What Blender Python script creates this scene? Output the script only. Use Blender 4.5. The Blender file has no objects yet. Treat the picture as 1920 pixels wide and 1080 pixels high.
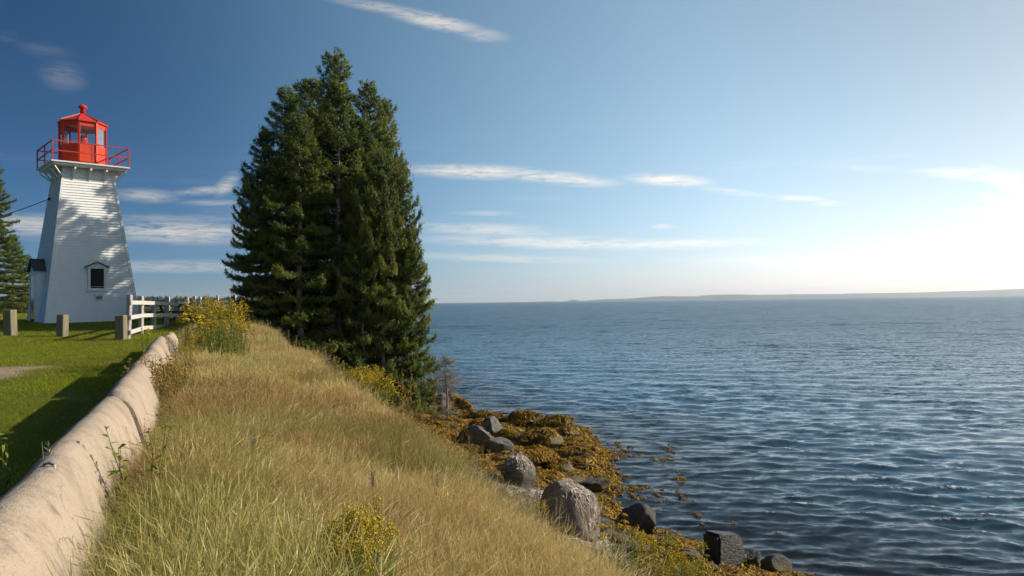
import bpy, bmesh, math, random
import numpy as np
from mathutils import Vector, Matrix, Euler
from mathutils.bvhtree import BVHTree

SC = bpy.context.scene
COL = SC.collection
R = math.radians

# ------------------------------------------------------------------ camera
EYE = Vector((0.0, 0.0, 5.0))
FPX = 1400.0
PITCH, ROLL = math.atan(25.9 / FPX), R(0.744)
fw = Vector((0, math.cos(PITCH), math.sin(PITCH)))
r0 = Vector((1, 0, 0)); u0 = Vector((0, -math.sin(PITCH), math.cos(PITCH)))
rt = r0 * math.cos(ROLL) - u0 * math.sin(ROLL)
up = u0 * math.cos(ROLL) + r0 * math.sin(ROLL)
cam = bpy.data.cameras.new('camera'); camo = bpy.data.objects.new('camera', cam); COL.objects.link(camo)
m = Matrix((rt, up, -fw)).transposed().to_4x4(); m.translation = EYE
camo.matrix_world = m
cam.sensor_width = 36; cam.lens = FPX / 1920 * 36; cam.clip_start = 0.05; cam.clip_end = 60000
SC.camera = camo

# ------------------------------------------------------------------ sun, sky, exposure
SUN_AZ, SUN_EL = R(75), R(28)
sd = bpy.data.lights.new('sun', 'SUN'); so = bpy.data.objects.new('sun', sd); COL.objects.link(so)
sd.energy = 5.0; sd.angle = R(0.53); sd.color = (1.0, 0.90, 0.74)
sv = Vector((math.sin(SUN_AZ) * math.cos(SUN_EL), math.cos(SUN_AZ) * math.cos(SUN_EL), math.sin(SUN_EL)))
so.rotation_euler = sv.to_track_quat('Z', 'Y').to_euler()
so.location = sv * 60

SC.view_settings.view_transform = 'Standard'; SC.view_settings.look = 'None'
SC.view_settings.gamma = 1.0; SC.view_settings.use_curve_mapping = False
SC.view_settings.exposure = 0.25
SC.render.engine = 'CYCLES'
cy = SC.cycles
cy.max_bounces = 5; cy.diffuse_bounces = 2; cy.glossy_bounces = 2; cy.transmission_bounces = 3
cy.transparent_max_bounces = 8; cy.adaptive_threshold = 0.02; cy.volume_bounces = 1
cy.caustics_reflective = False; cy.caustics_refractive = False
cy.sample_clamp_indirect = 6.0


def pdir(px, py):
    return fw + rt * ((px - 960) / FPX) + up * ((540 - py) / FPX)


def P(px, py, d):
    return EYE + pdir(px, py) * d


class NT:
    """small node helper"""
    def __init__(s, tree):
        s.t = tree; s.n = tree.nodes; s.l = tree.links

    def add(s, typ, **kw):
        n = s.n.new(typ)
        for k, v in kw.items():
            setattr(n, k, v)
        return n

    def set(s, sock, v):
        if hasattr(v, 'links') or isinstance(v, bpy.types.NodeSocket):
            s.l.new(v, sock)
        else:
            sock.default_value = v

    def math(s, op, a, b=None, c=None, clamp=False):
        n = s.n.new('ShaderNodeMath'); n.operation = op; n.use_clamp = clamp
        s.set(n.inputs[0], a)
        if b is not None: s.set(n.inputs[1], b)
        if c is not None: s.set(n.inputs[2], c)
        return n.outputs[0]

    def vmath(s, op, a, b=None):
        n = s.n.new('ShaderNodeVectorMath'); n.operation = op
        s.set(n.inputs[0], a)
        if b is not None: s.set(n.inputs[1], b)
        return n.outputs[0]

    def noise(s, vec, scale, detail=4, rough=0.55, out='Fac', dist=0.0):
        n = s.n.new('ShaderNodeTexNoise')
        if vec is not None: s.set(n.inputs['Vector'], vec)
        n.inputs['Scale'].default_value = scale; n.inputs['Detail'].default_value = detail
        n.inputs['Roughness'].default_value = rough; n.inputs['Distortion'].default_value = dist
        return n.outputs[out]

    def mix(s, f, a, b, blend='MIX'):
        n = s.n.new('ShaderNodeMix'); n.data_type = 'RGBA'; n.blend_type = blend
        s.set(n.inputs[0], f); s.set(n.inputs[6], a); s.set(n.inputs[7], b)
        return n.outputs[2]

    def ramp(s, fac, stops):
        n = s.n.new('ShaderNodeValToRGB'); s.set(n.inputs[0], fac)
        e = n.color_ramp.elements
        while len(e) < len(stops): e.new(0.5)
        for i, (p, c) in enumerate(stops):
            e[i].position = p; e[i].color = (*c, 1) if len(c) == 3 else c
        return n.outputs[0]

    def maprange(s, v, a, b, c=0.0, d=1.0, smooth=True):
        n = s.n.new('ShaderNodeMapRange')
        if smooth: n.interpolation_type = 'SMOOTHSTEP'
        s.set(n.inputs[0], v)
        for i, x in enumerate((a, b, c, d)): n.inputs[i + 1].default_value = x
        return n.outputs[0]

    def attr(s, name, typ='GEOMETRY', out='Fac'):
        n = s.n.new('ShaderNodeAttribute'); n.attribute_name = name; n.attribute_type = typ
        return n.outputs[out]


# world: physical sky with thin streaks of cirrus at their true directions
W = bpy.data.worlds.new('World'); SC.world = W; W.use_nodes = True
w = NT(W.node_tree); w.n.clear()
sky = w.add('ShaderNodeTexSky', sky_type='NISHITA')
sky.sun_disc = False; sky.sun_elevation = SUN_EL; sky.sun_rotation = SUN_AZ
sky.altitude = 0; sky.air_density = 1.0; sky.dust_density = 0.3; sky.ozone_density = 2.0
tc = w.add('ShaderNodeTexCoord')
sep = w.add('ShaderNodeSeparateXYZ'); w.l.new(tc.outputs['Generated'], sep.inputs[0])
az = w.math('ARCTAN2', sep.outputs[0], sep.outputs[1])
el = w.math('ARCSINE', sep.outputs[2])
comb = w.add('ShaderNodeCombineXYZ'); w.l.new(az, comb.inputs[0]); w.l.new(el, comb.inputs[1])


def azel(px, py):
    d = pdir(px, py).normalized()
    return math.atan2(d.x, d.y), math.asin(d.z)


def stretched(sx, sy, rot=0.0):
    mp = w.add('ShaderNodeMapping'); w.l.new(comb.outputs[0], mp.inputs[0])
    mp.inputs['Scale'].default_value = (sx, sy, 1); mp.inputs['Rotation'].default_value = (0, 0, rot)
    return mp.outputs[0]


fib = w.noise(stretched(7, 60, R(-3)), 1.3, 6, 0.62, dist=0.6)
fine = w.noise(stretched(16, 110, R(-8)), 1.6, 5, 0.6, dist=0.9)
hair = w.noise(stretched(34, 330, R(-6)), 1.5, 4, 0.65, dist=1.2)
fibres = w.math('ADD', w.math('ADD', w.math('MULTIPLY', fib, 0.40), w.math('MULTIPLY', fine, 0.34)), w.math('MULTIPLY', hair, 0.26))
wisps = [  # px, py, half length, half thickness, slope, strength
    (715, 14, 95, 9, .16, .42), (815, 40, 85, 13, .21, .75), (905, 66, 45, 11, .10, .45),
    (890, 322, 130, 13, .03, .95), (1040, 333, 110, 12, .10, .85), (1255, 338, 78, 11, .06, .85), (1390, 362, 90, 6, .12, .35),
    (1490, 372, 60, 6, .03, .5), (1560, 382, 34, 6, .0, .4), (1820, 326, 110, 10, .06, .6), (1890, 345, 60, 14, .5, .6), (1880, 377, 60, 8, .2, .45),
    (900, 430, 150, 12, .04, .5), (1050, 455, 260, 12, .02, .6), (1250, 458, 190, 9, -.03, .5), (930, 484, 200, 8, .03, .35),
    (345, 436, 150, 19, .02, .75), (60, 422, 120, 17, .03, .65), (330, 410, 140, 8, .0, .3), (345, 500, 150, 11, .0, .45),
    (275, 367, 62, 11, .04, .5), (380, 358, 55, 7, -.10, .5), (425, 346, 20, 13, -.9, .65), (400, 380, 60, 6, .0, .35),
    (118, 142, 42, 24, .25, .15), (85, 94, 50, 12, .15, .07), (15, 68, 24, 8, .0, .07), (1245, 425, 22, 5, .0, .4), (910, 400, 60, 5, .0, .25),
    (1500, 490, 260, 12, .0, .3), (1840, 455, 120, 8, .0, .3), (1620, 315, 90, 7, .05, .2),
]
total = None
for (px, py, hl, ht, sl, st) in wisps:
    a0, e0 = azel(px, py)
    a1, e1 = azel(px + 40, py + 40 * sl)
    th = math.atan2(e1 - e0, a1 - a0)
    L = math.hypot(*(x - y for x, y in zip(azel(px + hl, py + hl * sl), (a0, e0))))
    T = ht / FPX
    mp = w.add('ShaderNodeMapping', vector_type='TEXTURE'); w.l.new(comb.outputs[0], mp.inputs[0])
    mp.inputs['Location'].default_value = (a0, e0, 0); mp.inputs['Rotation'].default_value = (0, 0, th)
    mp.inputs['Scale'].default_value = (L, T, 1)
    ln = w.add('ShaderNodeVectorMath', operation='LENGTH'); w.l.new(mp.outputs[0], ln.inputs[0])
    soft = w.maprange(ln.outputs['Value'], 0.1, 1.45, min(1, st * 1.2), 0.0)
    total = soft if total is None else w.math('MAXIMUM', total, soft)
# the same kind of thin streaks goes on all round, low in the sky
band = w.math('MULTIPLY', w.maprange(el, 0.01, 0.05), w.maprange(el, 0.10, 0.26, 1.0, 0.0))
gen = w.math('MULTIPLY', w.maprange(w.noise(stretched(2.2, 34), 1.0, 5, 0.6, dist=0.4), 0.52, 0.78), band)
total = w.math('MAXIMUM', total, w.math('MULTIPLY', gen, 0.30))
cover = w.math('MULTIPLY', total, w.maprange(fibres, 0.36, 0.56), clamp=True)
# the glow of moist air towards the sun and along the horizon, smooth all round
dotn = w.add('ShaderNodeVectorMath', operation='DOT_PRODUCT'); w.l.new(tc.outputs['Generated'], dotn.inputs[0]); dotn.inputs[1].default_value = sv
gx_ = w.math('ADD', dotn.outputs['Value'], 0.08)
gx_ = w.math('MULTIPLY', w.math('ADD', gx_, w.math('SQRT', w.math('ADD', w.math('MULTIPLY', gx_, gx_), 0.02))), 0.5)
glow = w.math('SQRT', w.math('MINIMUM', gx_, 1.05))
hor = w.math('EXPONENT', w.math('MULTIPLY', w.math('MAXIMUM', el, 0.0), -1 / 0.12))
gr = w.add('ShaderNodeCombineXYZ')
for i_, (c0, c1, c2) in enumerate(((-2.03, 2.634, .157), (-1.13, 1.617, .03), (-.77, 1.018, .505))):
    w.l.new(w.math('EXPONENT', w.math('ADD', w.math('ADD', w.math('MULTIPLY', glow, c1), w.math('MULTIPLY', hor, c2)), c0)), gr.inputs[i_])
deep = w.add('ShaderNodeCombineXYZ')   # the clean dark blue away from the sun and above the horizon haze
for i_, (lo_, hi_) in enumerate(((.46, 1.34), (.56, 1.17), (.68, 1.08))):
    f_ = w.math('MULTIPLY', w.maprange(glow, .22, .70, lo_, hi_), w.maprange(glow, .76, .98, 1.0, .66))
    f2_ = w.math('MULTIPLY', w.math('ADD', f_, w.math('MULTIPLY', w.math('SUBTRACT', 1.0, f_), hor)), w.math('SUBTRACT', 1.0, w.math('MULTIPLY', hor, w.maprange(glow, .74, .92, 0.0, .20))))
    w.l.new(f2_, deep.inputs[i_])
hsv = w.add('ShaderNodeVectorMath', operation='MULTIPLY'); w.l.new(sky.outputs[0], hsv.inputs[0])
w.l.new(w.vmath('MULTIPLY', gr.outputs[0], deep.outputs[0]), hsv.inputs[1])
bw = w.add('ShaderNodeRGBToBW'); w.l.new(hsv.outputs[0], bw.inputs[0])
lum = w.math('ADD', w.math('MULTIPLY', bw.outputs[0], 0.8), 4.6)
cl = w.mix(1.0, (1.0, 0.95, 0.88, 1), lum, 'MULTIPLY')
skyc = w.mix(cover, hsv.outputs[0], cl)
bg = w.add('ShaderNodeBackground'); w.l.new(skyc, bg.inputs['Color']); bg.inputs['Strength'].default_value = 0.10
wo = w.add('ShaderNodeOutputWorld'); w.l.new(bg.outputs[0], wo.inputs['Surface'])

# ------------------------------------------------------------------ helpers


def tag(o, label=None, cat=None, group=None, kind=None):
    if label: o['label'] = label
    if cat: o['category'] = cat
    if group: o['group'] = group
    if kind: o['kind'] = kind
    return o


def empty(name, loc, rz=0.0, label=None, cat=None, group=None):
    o = bpy.data.objects.new(name, None); COL.objects.link(o)
    o.location = loc; o.rotation_euler = (0, 0, rz); o.empty_display_size = 0.2
    return tag(o, label, cat, group)


def link(name, me, mat=None, parent=None, coll=None):
    o = bpy.data.objects.new(name, me); (coll or COL).objects.link(o)
    if mat is not None and len(me.materials) == 0: me.materials.append(mat)
    if parent is not None: o.parent = parent
    return o


def copy_tree(o, parent=None):
    c = o.copy(); COL.objects.link(c)
    if parent is not None: c.parent = parent
    for ch in list(o.children): copy_tree(ch, c)
    return c


def mesh_np(name, V, F, attrs=None, smooth=False, mat_idx=None):
    """V (n,3), F (m,k) -> mesh"""
    V = np.asarray(V, dtype=np.float32); F = np.asarray(F, dtype=np.int32)
    me = bpy.data.meshes.new(name)
    me.vertices.add(len(V)); me.vertices.foreach_set('co', V.ravel())
    k = F.shape[1]
    me.loops.add(F.size); me.loops.foreach_set('vertex_index', F.ravel())
    me.polygons.add(len(F)); me.polygons.foreach_set('loop_start', np.arange(0, F.size, k, dtype=np.int32))
    if smooth: me.polygons.foreach_set('use_smooth', np.ones(len(F), dtype=bool))
    for an, av in (attrs or {}).items():
        av = np.asarray(av, dtype=np.float32)
        if av.ndim == 2:
            a = me.attributes.new(an, 'FLOAT_COLOR', 'POINT')
            if av.shape[1] == 3: av = np.concatenate([av, np.ones((len(av), 1), np.float32)], 1)
            a.data.foreach_set('color', av.ravel())
        else:
            a = me.attributes.new(an, 'FLOAT', 'POINT'); a.data.foreach_set('value', av)
    me.update(calc_edges=True); me.validate()
    return me


class MB:
    """collects boxes, bars, tubes and prisms into one mesh"""
    def __init__(s): s.v = []; s.f = []

    def poly(s, pts, faces):
        b = len(s.v); s.v += [tuple(p) for p in pts]; s.f += [tuple(b + i for i in f) for f in faces]
        return s

    def box(s, lo, hi):
        x0, y0, z0 = lo; x1, y1, z1 = hi
        return s.hexa([(x0, y0, z0), (x1, y0, z0), (x1, y1, z0), (x0, y1, z0), (x0, y0, z1), (x1, y0, z1), (x1, y1, z1), (x0, y1, z1)])

    def hexa(s, p):
        return s.poly(p, [(0, 3, 2, 1), (4, 5, 6, 7), (0, 1, 5, 4), (1, 2, 6, 5), (2, 3, 7, 6), (3, 0, 4, 7)])

    def bar(s, a, b, wx, wy, upv=(0, 0, 1)):
        a = Vector(a); b = Vector(b); d = (b - a).normalized()
        u = Vector(upv)
        if abs(d.dot(u)) > 0.98: u = Vector((0, 1, 0))
        x = d.cross(u).normalized() * wx / 2; y = x.cross(d).normalized() * wy / 2
        return s.hexa([a - x - y, a + x - y, a + x + y, a - x + y, b - x - y, b + x - y, b + x + y, b - x + y])

    def tube(s, pts, rad, n=6, cap=True):
        pts = [Vector(p) for p in pts]
        rads = rad if hasattr(rad, '__len__') else [rad] * len(pts)
        b = len(s.v); prev = None
        for i, p in enumerate(pts):
            d = (pts[min(i + 1, len(pts) - 1)] - pts[max(i - 1, 0)]).normalized()
            u = Vector((0, 0, 1)) if abs(d.z) < 0.9 else Vector((1, 0, 0))
            x = d.cross(u).normalized(); y = x.cross(d).normalized()
            for k in range(n):
                a = 2 * math.pi * k / n
                s.v.append(tuple(p + (x * math.cos(a) + y * math.sin(a)) * rads[i]))
        for i in range(len(pts) - 1):
            for k in range(n):
                s.f.append((b + i * n + k, b + i * n + (k + 1) % n, b + (i + 1) * n + (k + 1) % n, b + (i + 1) * n + k))
        if cap:
            s.f.append(tuple(b + k for k in range(n))[::-1]); e = b + (len(pts) - 1) * n
            s.f.append(tuple(e + k for k in range(n)))
        return s

    def lathe(s, prof, n=16, c=(0, 0, 0), a0=0.0):
        b = len(s.v)
        for (r, z) in prof:
            for k in range(n):
                a = a0 + 2 * math.pi * k / n
                s.v.append((c[0] + r * math.cos(a), c[1] + r * math.sin(a), c[2] + z))
        for i in range(len(prof) - 1):
            for k in range(n):
                s.f.append((b + i * n + k, b + i * n + (k + 1) % n, b + (i + 1) * n + (k + 1) % n, b + (i + 1) * n + k))
        s.f.append(tuple(b + k for k in range(n))[::-1]); e = b + (len(prof) - 1) * n
        s.f.append(tuple(e + k for k in range(n)))
        return s

    def build(s, name, mat, parent=None, bevel=0.0, smooth=False):
        me = bpy.data.meshes.new(name); me.from_pydata(s.v, [], s.f); me.update()
        if bevel:
            bm = bmesh.new(); bm.from_mesh(me)
            bmesh.ops.bevel(bm, geom=bm.edges[:], offset=bevel, segments=1, affect='EDGES', clamp_overlap=True)
            bm.to_mesh(me); bm.free()
        if smooth: me.polygons.foreach_set('use_smooth', [True] * len(me.polygons))
        return link(name, me, mat, parent)


# value noise in numpy
def _hash(ix, iy, seed):
    h = (ix.astype(np.int64) * 374761393 + iy.astype(np.int64) * 668265263 + seed * 2246822519) & 0xFFFFFFFF
    h = ((h ^ (h >> 13)) * 1274126177) & 0xFFFFFFFF
    return ((h ^ (h >> 16)) & 0xFFFF) / 65535.0


def vn(x, y, scale, seed=0):
    x = np.asarray(x, float) / scale; y = np.asarray(y, float) / scale
    ix = np.floor(x); iy = np.floor(y); fx = x - ix; fy = y - iy
    fx = fx * fx * (3 - 2 * fx); fy = fy * fy * (3 - 2 * fy)
    a = _hash(ix, iy, seed); b = _hash(ix + 1, iy, seed); c = _hash(ix, iy + 1, seed); d = _hash(ix + 1, iy + 1, seed)
    return (a * (1 - fx) + b * fx) * (1 - fy) + (c * (1 - fx) + d * fx) * fy


def fbm(x, y, scale, seed=0, o=4):
    t = 0; amp = 1; n = 0
    for i in range(o):
        t = t + vn(x, y, scale / 2 ** i, seed + 17 * i) * amp; n += amp; amp *= 0.5
    return t / n


def sstep(a, b, x):
    t = np.clip((np.asarray(x, float) - a) / (b - a), 0, 1); return t * t * (3 - 2 * t)


# ------------------------------------------------------------------ terrain
BX, BN, BT = -0.77, (0.922, 0.387), (-0.387, 0.922)   # line of the concrete barrier


def s_of(x, y): return (x - BX) * BN[0] + y * BN[1]
def t_of(x, y): return (x - BX) * BT[0] + y * BT[1]
def xy_of(s, t): return BX + s * BN[0] + t * BT[0], s * BN[1] + t * BT[1]


SHORE = [(60, -160), (16, -5), (9.4, 6), (6.2, 11.2), (4.9, 13.5), (3.9, 15.0), (2.7, 16.3), (2.25, 17.6), (2.1, 19.0), (2.75, 20.2), (2.55, 22.2), (3.15, 24.6),
         (2.7, 27.0), (2.75, 29.4), (1.0, 31.0), (-0.9, 32.4), (-2.4, 34.6), (-3.4, 37.5), (-4.9, 40.2), (-5.8, 43), (-9, 52), (-15, 70), (-42, 150), (-150, 500),
         (-230, 800), (-600, 2500), (-3000, 9000), (-13000, 9000), (-13000, -13000), (60, -13000)]


def shore_sd(x, y):
    x = np.asarray(x, float); y = np.asarray(y, float)
    best = np.full(x.shape, 1e18); ins = np.zeros(x.shape, bool)
    n = len(SHORE)
    for i in range(n):
        ax, ay = SHORE[i]; bx, by = SHORE[(i + 1) % n]
        dx, dy = bx - ax, by - ay
        t = np.clip(((x - ax) * dx + (y - ay) * dy) / (dx * dx + dy * dy), 0, 1)
        best = np.minimum(best, (x - ax - t * dx) ** 2 + (y - ay - t * dy) ** 2)
        if ay != by:
            c = ((ay > y) != (by > y)) & (x < (bx - ax) * (y - ay) / (by - ay) + ax)
            ins ^= c
    d = np.sqrt(best)
    return np.where(ins, d, -d)


LT = [-200, 6, 12, 20, 27.8, 37.5, 50, 80, 200, 900, 4000]
LZ = [3.35, 3.42, 3.5, 3.7, 3.95, 4.42, 4.6, 4.7, 4.6, 4.4, 6.0]
BROW, FOOT = 3.0, 8.2


def terr(x, y, detail=True):
    x = np.asarray(x, float); y = np.asarray(y, float)
    s = s_of(x, y); t = t_of(x, y); b = shore_sd(x, y)
    L = np.interp(t, LT, LZ)
    bump = (fbm(x, y, 2.2, 5) - .5)
    top = L + np.where(s > 0, 0.16 * bump + 0.12 * sstep(.15, .7, s) + np.interp(t, [2, 4, 7, 15, 18], [.42, .36, .24, .22, 0]) * sstep(.02, .24, s) * sstep(2.0, .5, s) - .10 * sstep(1.2, 2.6, s), 0.10 * (fbm(x, y, 5, 9) - .5))
    s2 = s + (fbm(x, y, 3.5, 21, 3) - .5) * 1.1 * sstep(1.5, 4, s)
    bw = np.interp(t, [0, 3, 8, 12, 60], [2.45, 2.5, 3.05, 2.95, 2.9])
    a = np.clip((s2 - bw) / (FOOT - bw), 0, 1)
    h = (1 - a) ** (1.55 + .25 * a) - .05 * sstep(0, .12, a) * sstep(.35, .15, a) * 0
    zf = 0.58
    z = zf + (top - zf) * h
    a2 = np.clip(s2 - FOOT, 0, None)
    bb = np.clip(b, 0, None)
    shelf = zf * bb / (bb + a2 + 1e-6)
    z = np.where(s2 > FOOT, shelf, z)
    z = np.minimum(z, bb * 0.9 + 0.0 * z) if False else np.where(b < 3.0, np.minimum(z, bb * 0.75), z)
    rough = sstep(4.5, 8, s) * 0.35 * (fbm(x, y, 1.3, 33) - .5) + sstep(6, 8, s) * 0.16 * (vn(x, y, .42, 35) - .5)
    z = z + np.where(b > 0, rough * sstep(0.0, .8, b) * (x > -400) * (y < 300), 0)
    sea = -np.minimum(0.16 * -b, 1.2 + 0.03 * -b)
    z = np.where(b < 0, np.maximum(sea, -7.0) + 0.05 * (vn(x, y, .5, 44) - .5), z)
    return z


def terr1(x, y): return float(terr(np.array([x]), np.array([y]))[0])


def hit(px, py, off=0.0, dmin=1.5, dmax=70):
    d = np.linspace(dmin, dmax, 3000)
    v = pdir(px, py)
    z = terr(EYE.x + v.x * d, EYE.y + v.y * d) + off
    zz = EYE.z + v.z * d
    k = int(np.argmax(zz < z))
    if not (zz < z).any(): k = len(d) - 1
    p = EYE + v * float(d[k])
    return Vector((p.x, p.y, float(z[k]) - off)), float(d[k])


def graded(lo, hi, step, far, grow=1.16):
    c = list(np.arange(lo, hi + 1e-6, step))
    st = step; v = hi
    while v < far: st *= grow; v += st; c.append(v)
    st = step; v = lo; pre = []
    while v > -far: st *= grow; v -= st; pre.append(v)
    return np.array(pre[::-1] + c)


gx = graded(-30, 8, 0.18, 12500); gy = graded(0, 44, 0.2, 12500)
GX, GY = np.meshgrid(gx, gy)
GZ = terr(GX, GY)
nx, ny = len(gx), len(gy)
idx = np.arange(nx * ny).reshape(ny, nx)
F = np.stack([idx[:-1, :-1], idx[:-1, 1:], idx[1:, 1:], idx[1:, :-1]], -1).reshape(-1, 4)
import bisect
_gxl, _gyl = list(gx), list(gy)


def terr1(x, y):   # height of the ground sheet itself
    i = min(max(bisect.bisect_right(_gxl, x) - 1, 0), nx - 2); j = min(max(bisect.bisect_right(_gyl, y) - 1, 0), ny - 2)
    u = (x - _gxl[i]) / (_gxl[i + 1] - _gxl[i]); v = (y - _gyl[j]) / (_gyl[j + 1] - _gyl[j])
    return float((GZ[j, i] * (1 - u) + GZ[j, i + 1] * u) * (1 - v) + (GZ[j + 1, i] * (1 - u) + GZ[j + 1, i + 1] * u) * v)


# real ground colours by what covers it
S = s_of(GX, GY); T_ = t_of(GX, GY); B_ = shore_sd(GX, GY)
c_lawn = np.array([.085, .11, .014]); c_thatch = np.array([.19, .135, .055]); c_soil = np.array([.16, .12, .085]); c_shore = np.array([.10, .088, .07])
c_weed = np.array([.085, .055, .012]); c_sea = np.array([.035, .035, .025]); c_grav = np.array([.33, .25, .17])


def lerp(a, b, t): return a + (b - a) * t[..., None]


gravel_c = hit(-60, 700)[0]
gravel_mask = lambda x, y: sstep(1.25, .7, np.hypot((x - gravel_c.x) / 1.55, (y - gravel_c.y) / 1.5) + (fbm(x, y, 1.0, 71) - .5) * 1.0)
C = np.broadcast_to(c_lawn, GX.shape + (3,)).copy()
C = lerp(C, c_grav, gravel_mask(GX, GY))
C = lerp(C, c_thatch, sstep(0.1, .5, S))
C = lerp(C, c_soil, sstep(4.0, 6.0, S + (fbm(GX, GY, 1.5, 50) - .5) * 2))
C = lerp(C, c_shore, sstep(6.8, 8.0, S))
C = lerp(C, c_weed, sstep(.62, .35, GZ) * sstep(7, 8, S))
C = lerp(C, c_sea, sstep(-.25, -1.2, GZ))
C *= (0.8 + .4 * fbm(GX, GY, .8, 60))[..., None]
far_l = sstep(60, 160, np.hypot(GX, GY)) * (S < 12)
C = lerp(C, np.array([.07, .085, .03]), far_l)
gme = mesh_np('ground', np.stack([GX, GY, GZ], -1).reshape(-1, 3), F, {'tone': C.reshape(-1, 3)}, smooth=True)


def new_mat(name):
    mt = bpy.data.materials.new(name); mt.use_nodes = True
    t = NT(mt.node_tree); t.n.clear()
    out = t.add('ShaderNodeOutputMaterial')
    bs = t.add('ShaderNodeBsdfPrincipled'); t.l.new(bs.outputs[0], out.inputs['Surface'])
    return mt, t, bs, out


def pos(t): return t.add('ShaderNodeNewGeometry').outputs['Position']
def objc(t): return t.add('ShaderNodeTexCoord').outputs['Object']


def bump(t, bs, h, strength=0.4, dist=0.02):
    b = t.add('ShaderNodeBump'); t.l.new(h, b.inputs['Height'])
    b.inputs['Strength'].default_value = strength; b.inputs['Distance'].default_value = dist
    t.l.new(b.outputs[0], bs.inputs['Normal'])


def simple(name, c1, c2, scale=6, rough=0.7, bmp=0.0, bscale=40, stretch=None, metal=0.0, bdist=.004):
    mt, t, bs, out = new_mat(name)
    v = objc(t)
    if stretch:
        mp = t.add('ShaderNodeMapping'); t.l.new(v, mp.inputs[0]); mp.inputs['Scale'].default_value = stretch; v = mp.outputs[0]
    n = t.noise(v, scale, 5, .6)
    t.l.new(t.ramp(n, [(.3, c1), (.7, c2)]), bs.inputs['Base Color'])
    bs.inputs['Roughness'].default_value = rough; bs.inputs['Metallic'].default_value = metal
    if bmp: bump(t, bs, t.noise(v, bscale, 4, .6), bmp, bdist)
    return mt


mt, t, bs, out = new_mat('ground_cover')
n1 = t.noise(pos(t), 9, 6, .65); n2 = t.noise(pos(t), 60, 4, .6)
t.l.new(t.mix(1.0, t.attr('tone', out='Color'), t.ramp(n1, [(.25, (.55, .55, .55)), (.75, (1.35, 1.35, 1.35))]), 'MULTIPLY'), bs.inputs['Base Color'])
bs.inputs['Roughness'].default_value = .95; bs.inputs['Specular IOR Level'].default_value = .15
bump(t, bs, t.math('ADD', n1, t.math('MULTIPLY', n2, .4)), .7, .05)
ground = link('ground', gme, mt); tag(ground, kind='structure')

# ------------------------------------------------------------------ sea
rng = np.random.default_rng(4)
az_s = np.radians(np.concatenate([np.arange(-75, -38, 1.5), np.arange(-38, 42, 0.125), np.arange(42, 110.1, 1.5)]))
k = np.linspace(1 / 9.5, 1 / 13000, 520)
rr = 1 / k
RR, AA = np.meshgrid(rr, az_s, indexing='ij')
WX, WY = RR * np.sin(AA), RR * np.cos(AA)
spacing = np.gradient(rr)[:, None] * np.ones_like(AA)
SB = shore_sd(WX, WY)
zz = np.zeros_like(WX); dxx = np.zeros_like(WX); dyy = np.zeros_like(WX); crest = np.zeros_like(WX)
gust = 0.75 + .5 * fbm(WX, WY, 40, 3, 2)
sh = 0.35 + .65 * sstep(0, -7, SB)
for i in range(130):
    lam = 0.30 * (6.0 / 0.30) ** rng.random()
    ang = R(-100) + rng.normal() * R(30)      # travels towards the shore
    kx, ky = math.cos(ang), math.sin(ang)
    amp = 0.0066 * lam ** 0.78 / (1 + (lam / 1.7) ** 2.0) * rng.uniform(.5, 1.3)
    kk = 2 * math.pi / lam
    fil = sstep(1.6, 3.6, lam / spacing)
    warp = kk * (.35 * (vn(WX, WY, 5.0, 100 + i) - .5) * lam)
    ph = kk * (kx * WX + ky * WY) + rng.uniform(0, 6.28) + warp
    env = .4 + 1.2 * vn(WX, WY, lam * 3.5, 200 + i)
    A = amp * fil * env
    c_, s_ = np.cos(ph), np.sin(ph)
    zz += A * s_; dxx += -0.9 * A * kx * -c_; dyy += -0.9 * A * ky * -c_
    crest += A * kk * s_
mod = gust * sh
zz *= mod; dxx *= mod; dyy *= mod
V = np.stack([WX + dxx, WY + dyy, zz], -1).reshape(-1, 3)
ni, nj = WX.shape
idx = np.arange(ni * nj).reshape(ni, nj)
F = np.stack([idx[:-1, :-1], idx[:-1, 1:], idx[1:, 1:], idx[1:, :-1]], -1).reshape(-1, 4)
keep = (SB[:-1, :-1] < 1.2).reshape(-1)
foam_c = sstep(.34, .56, crest * mod * (.6 + .8 * vn(WX, WY, 6, 900))) * (SB < -3)
foam_s = sstep(-.7, -.1, SB) * sstep(.55, .8, fbm(WX, WY, 1.6, 801, 3)) * sstep(26, 30, WY)
depth = np.clip(zz * 0 - terr(WX, WY), 0, 8)
sme = mesh_np('sea', V, F[keep], {'foam': np.maximum(foam_c, foam_s).ravel(), 'depth': depth.ravel(), 'calm': np.clip(np.log(spacing / .10) / math.log(40), 0, 1).ravel()}, smooth=True)
mt, t, bs, out = new_mat('sea_water')
p_ = pos(t)


def wn(sx, sy, sc, det, amt):
    mp = t.add('ShaderNodeMapping'); t.l.new(p_, mp.inputs[0]); mp.inputs['Scale'].default_value = (sx, sy, 1)
    mp.inputs['Rotation'].default_value = (0, 0, R(8))
    c = t.noise(mp.outputs[0], sc, det, .6, out='Color')
    sb = t.vmath('SUBTRACT', c, (.5, .5, .5))
    return t.vmath('MULTIPLY', sb, (amt * .8, amt * 1.25, 0))


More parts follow.
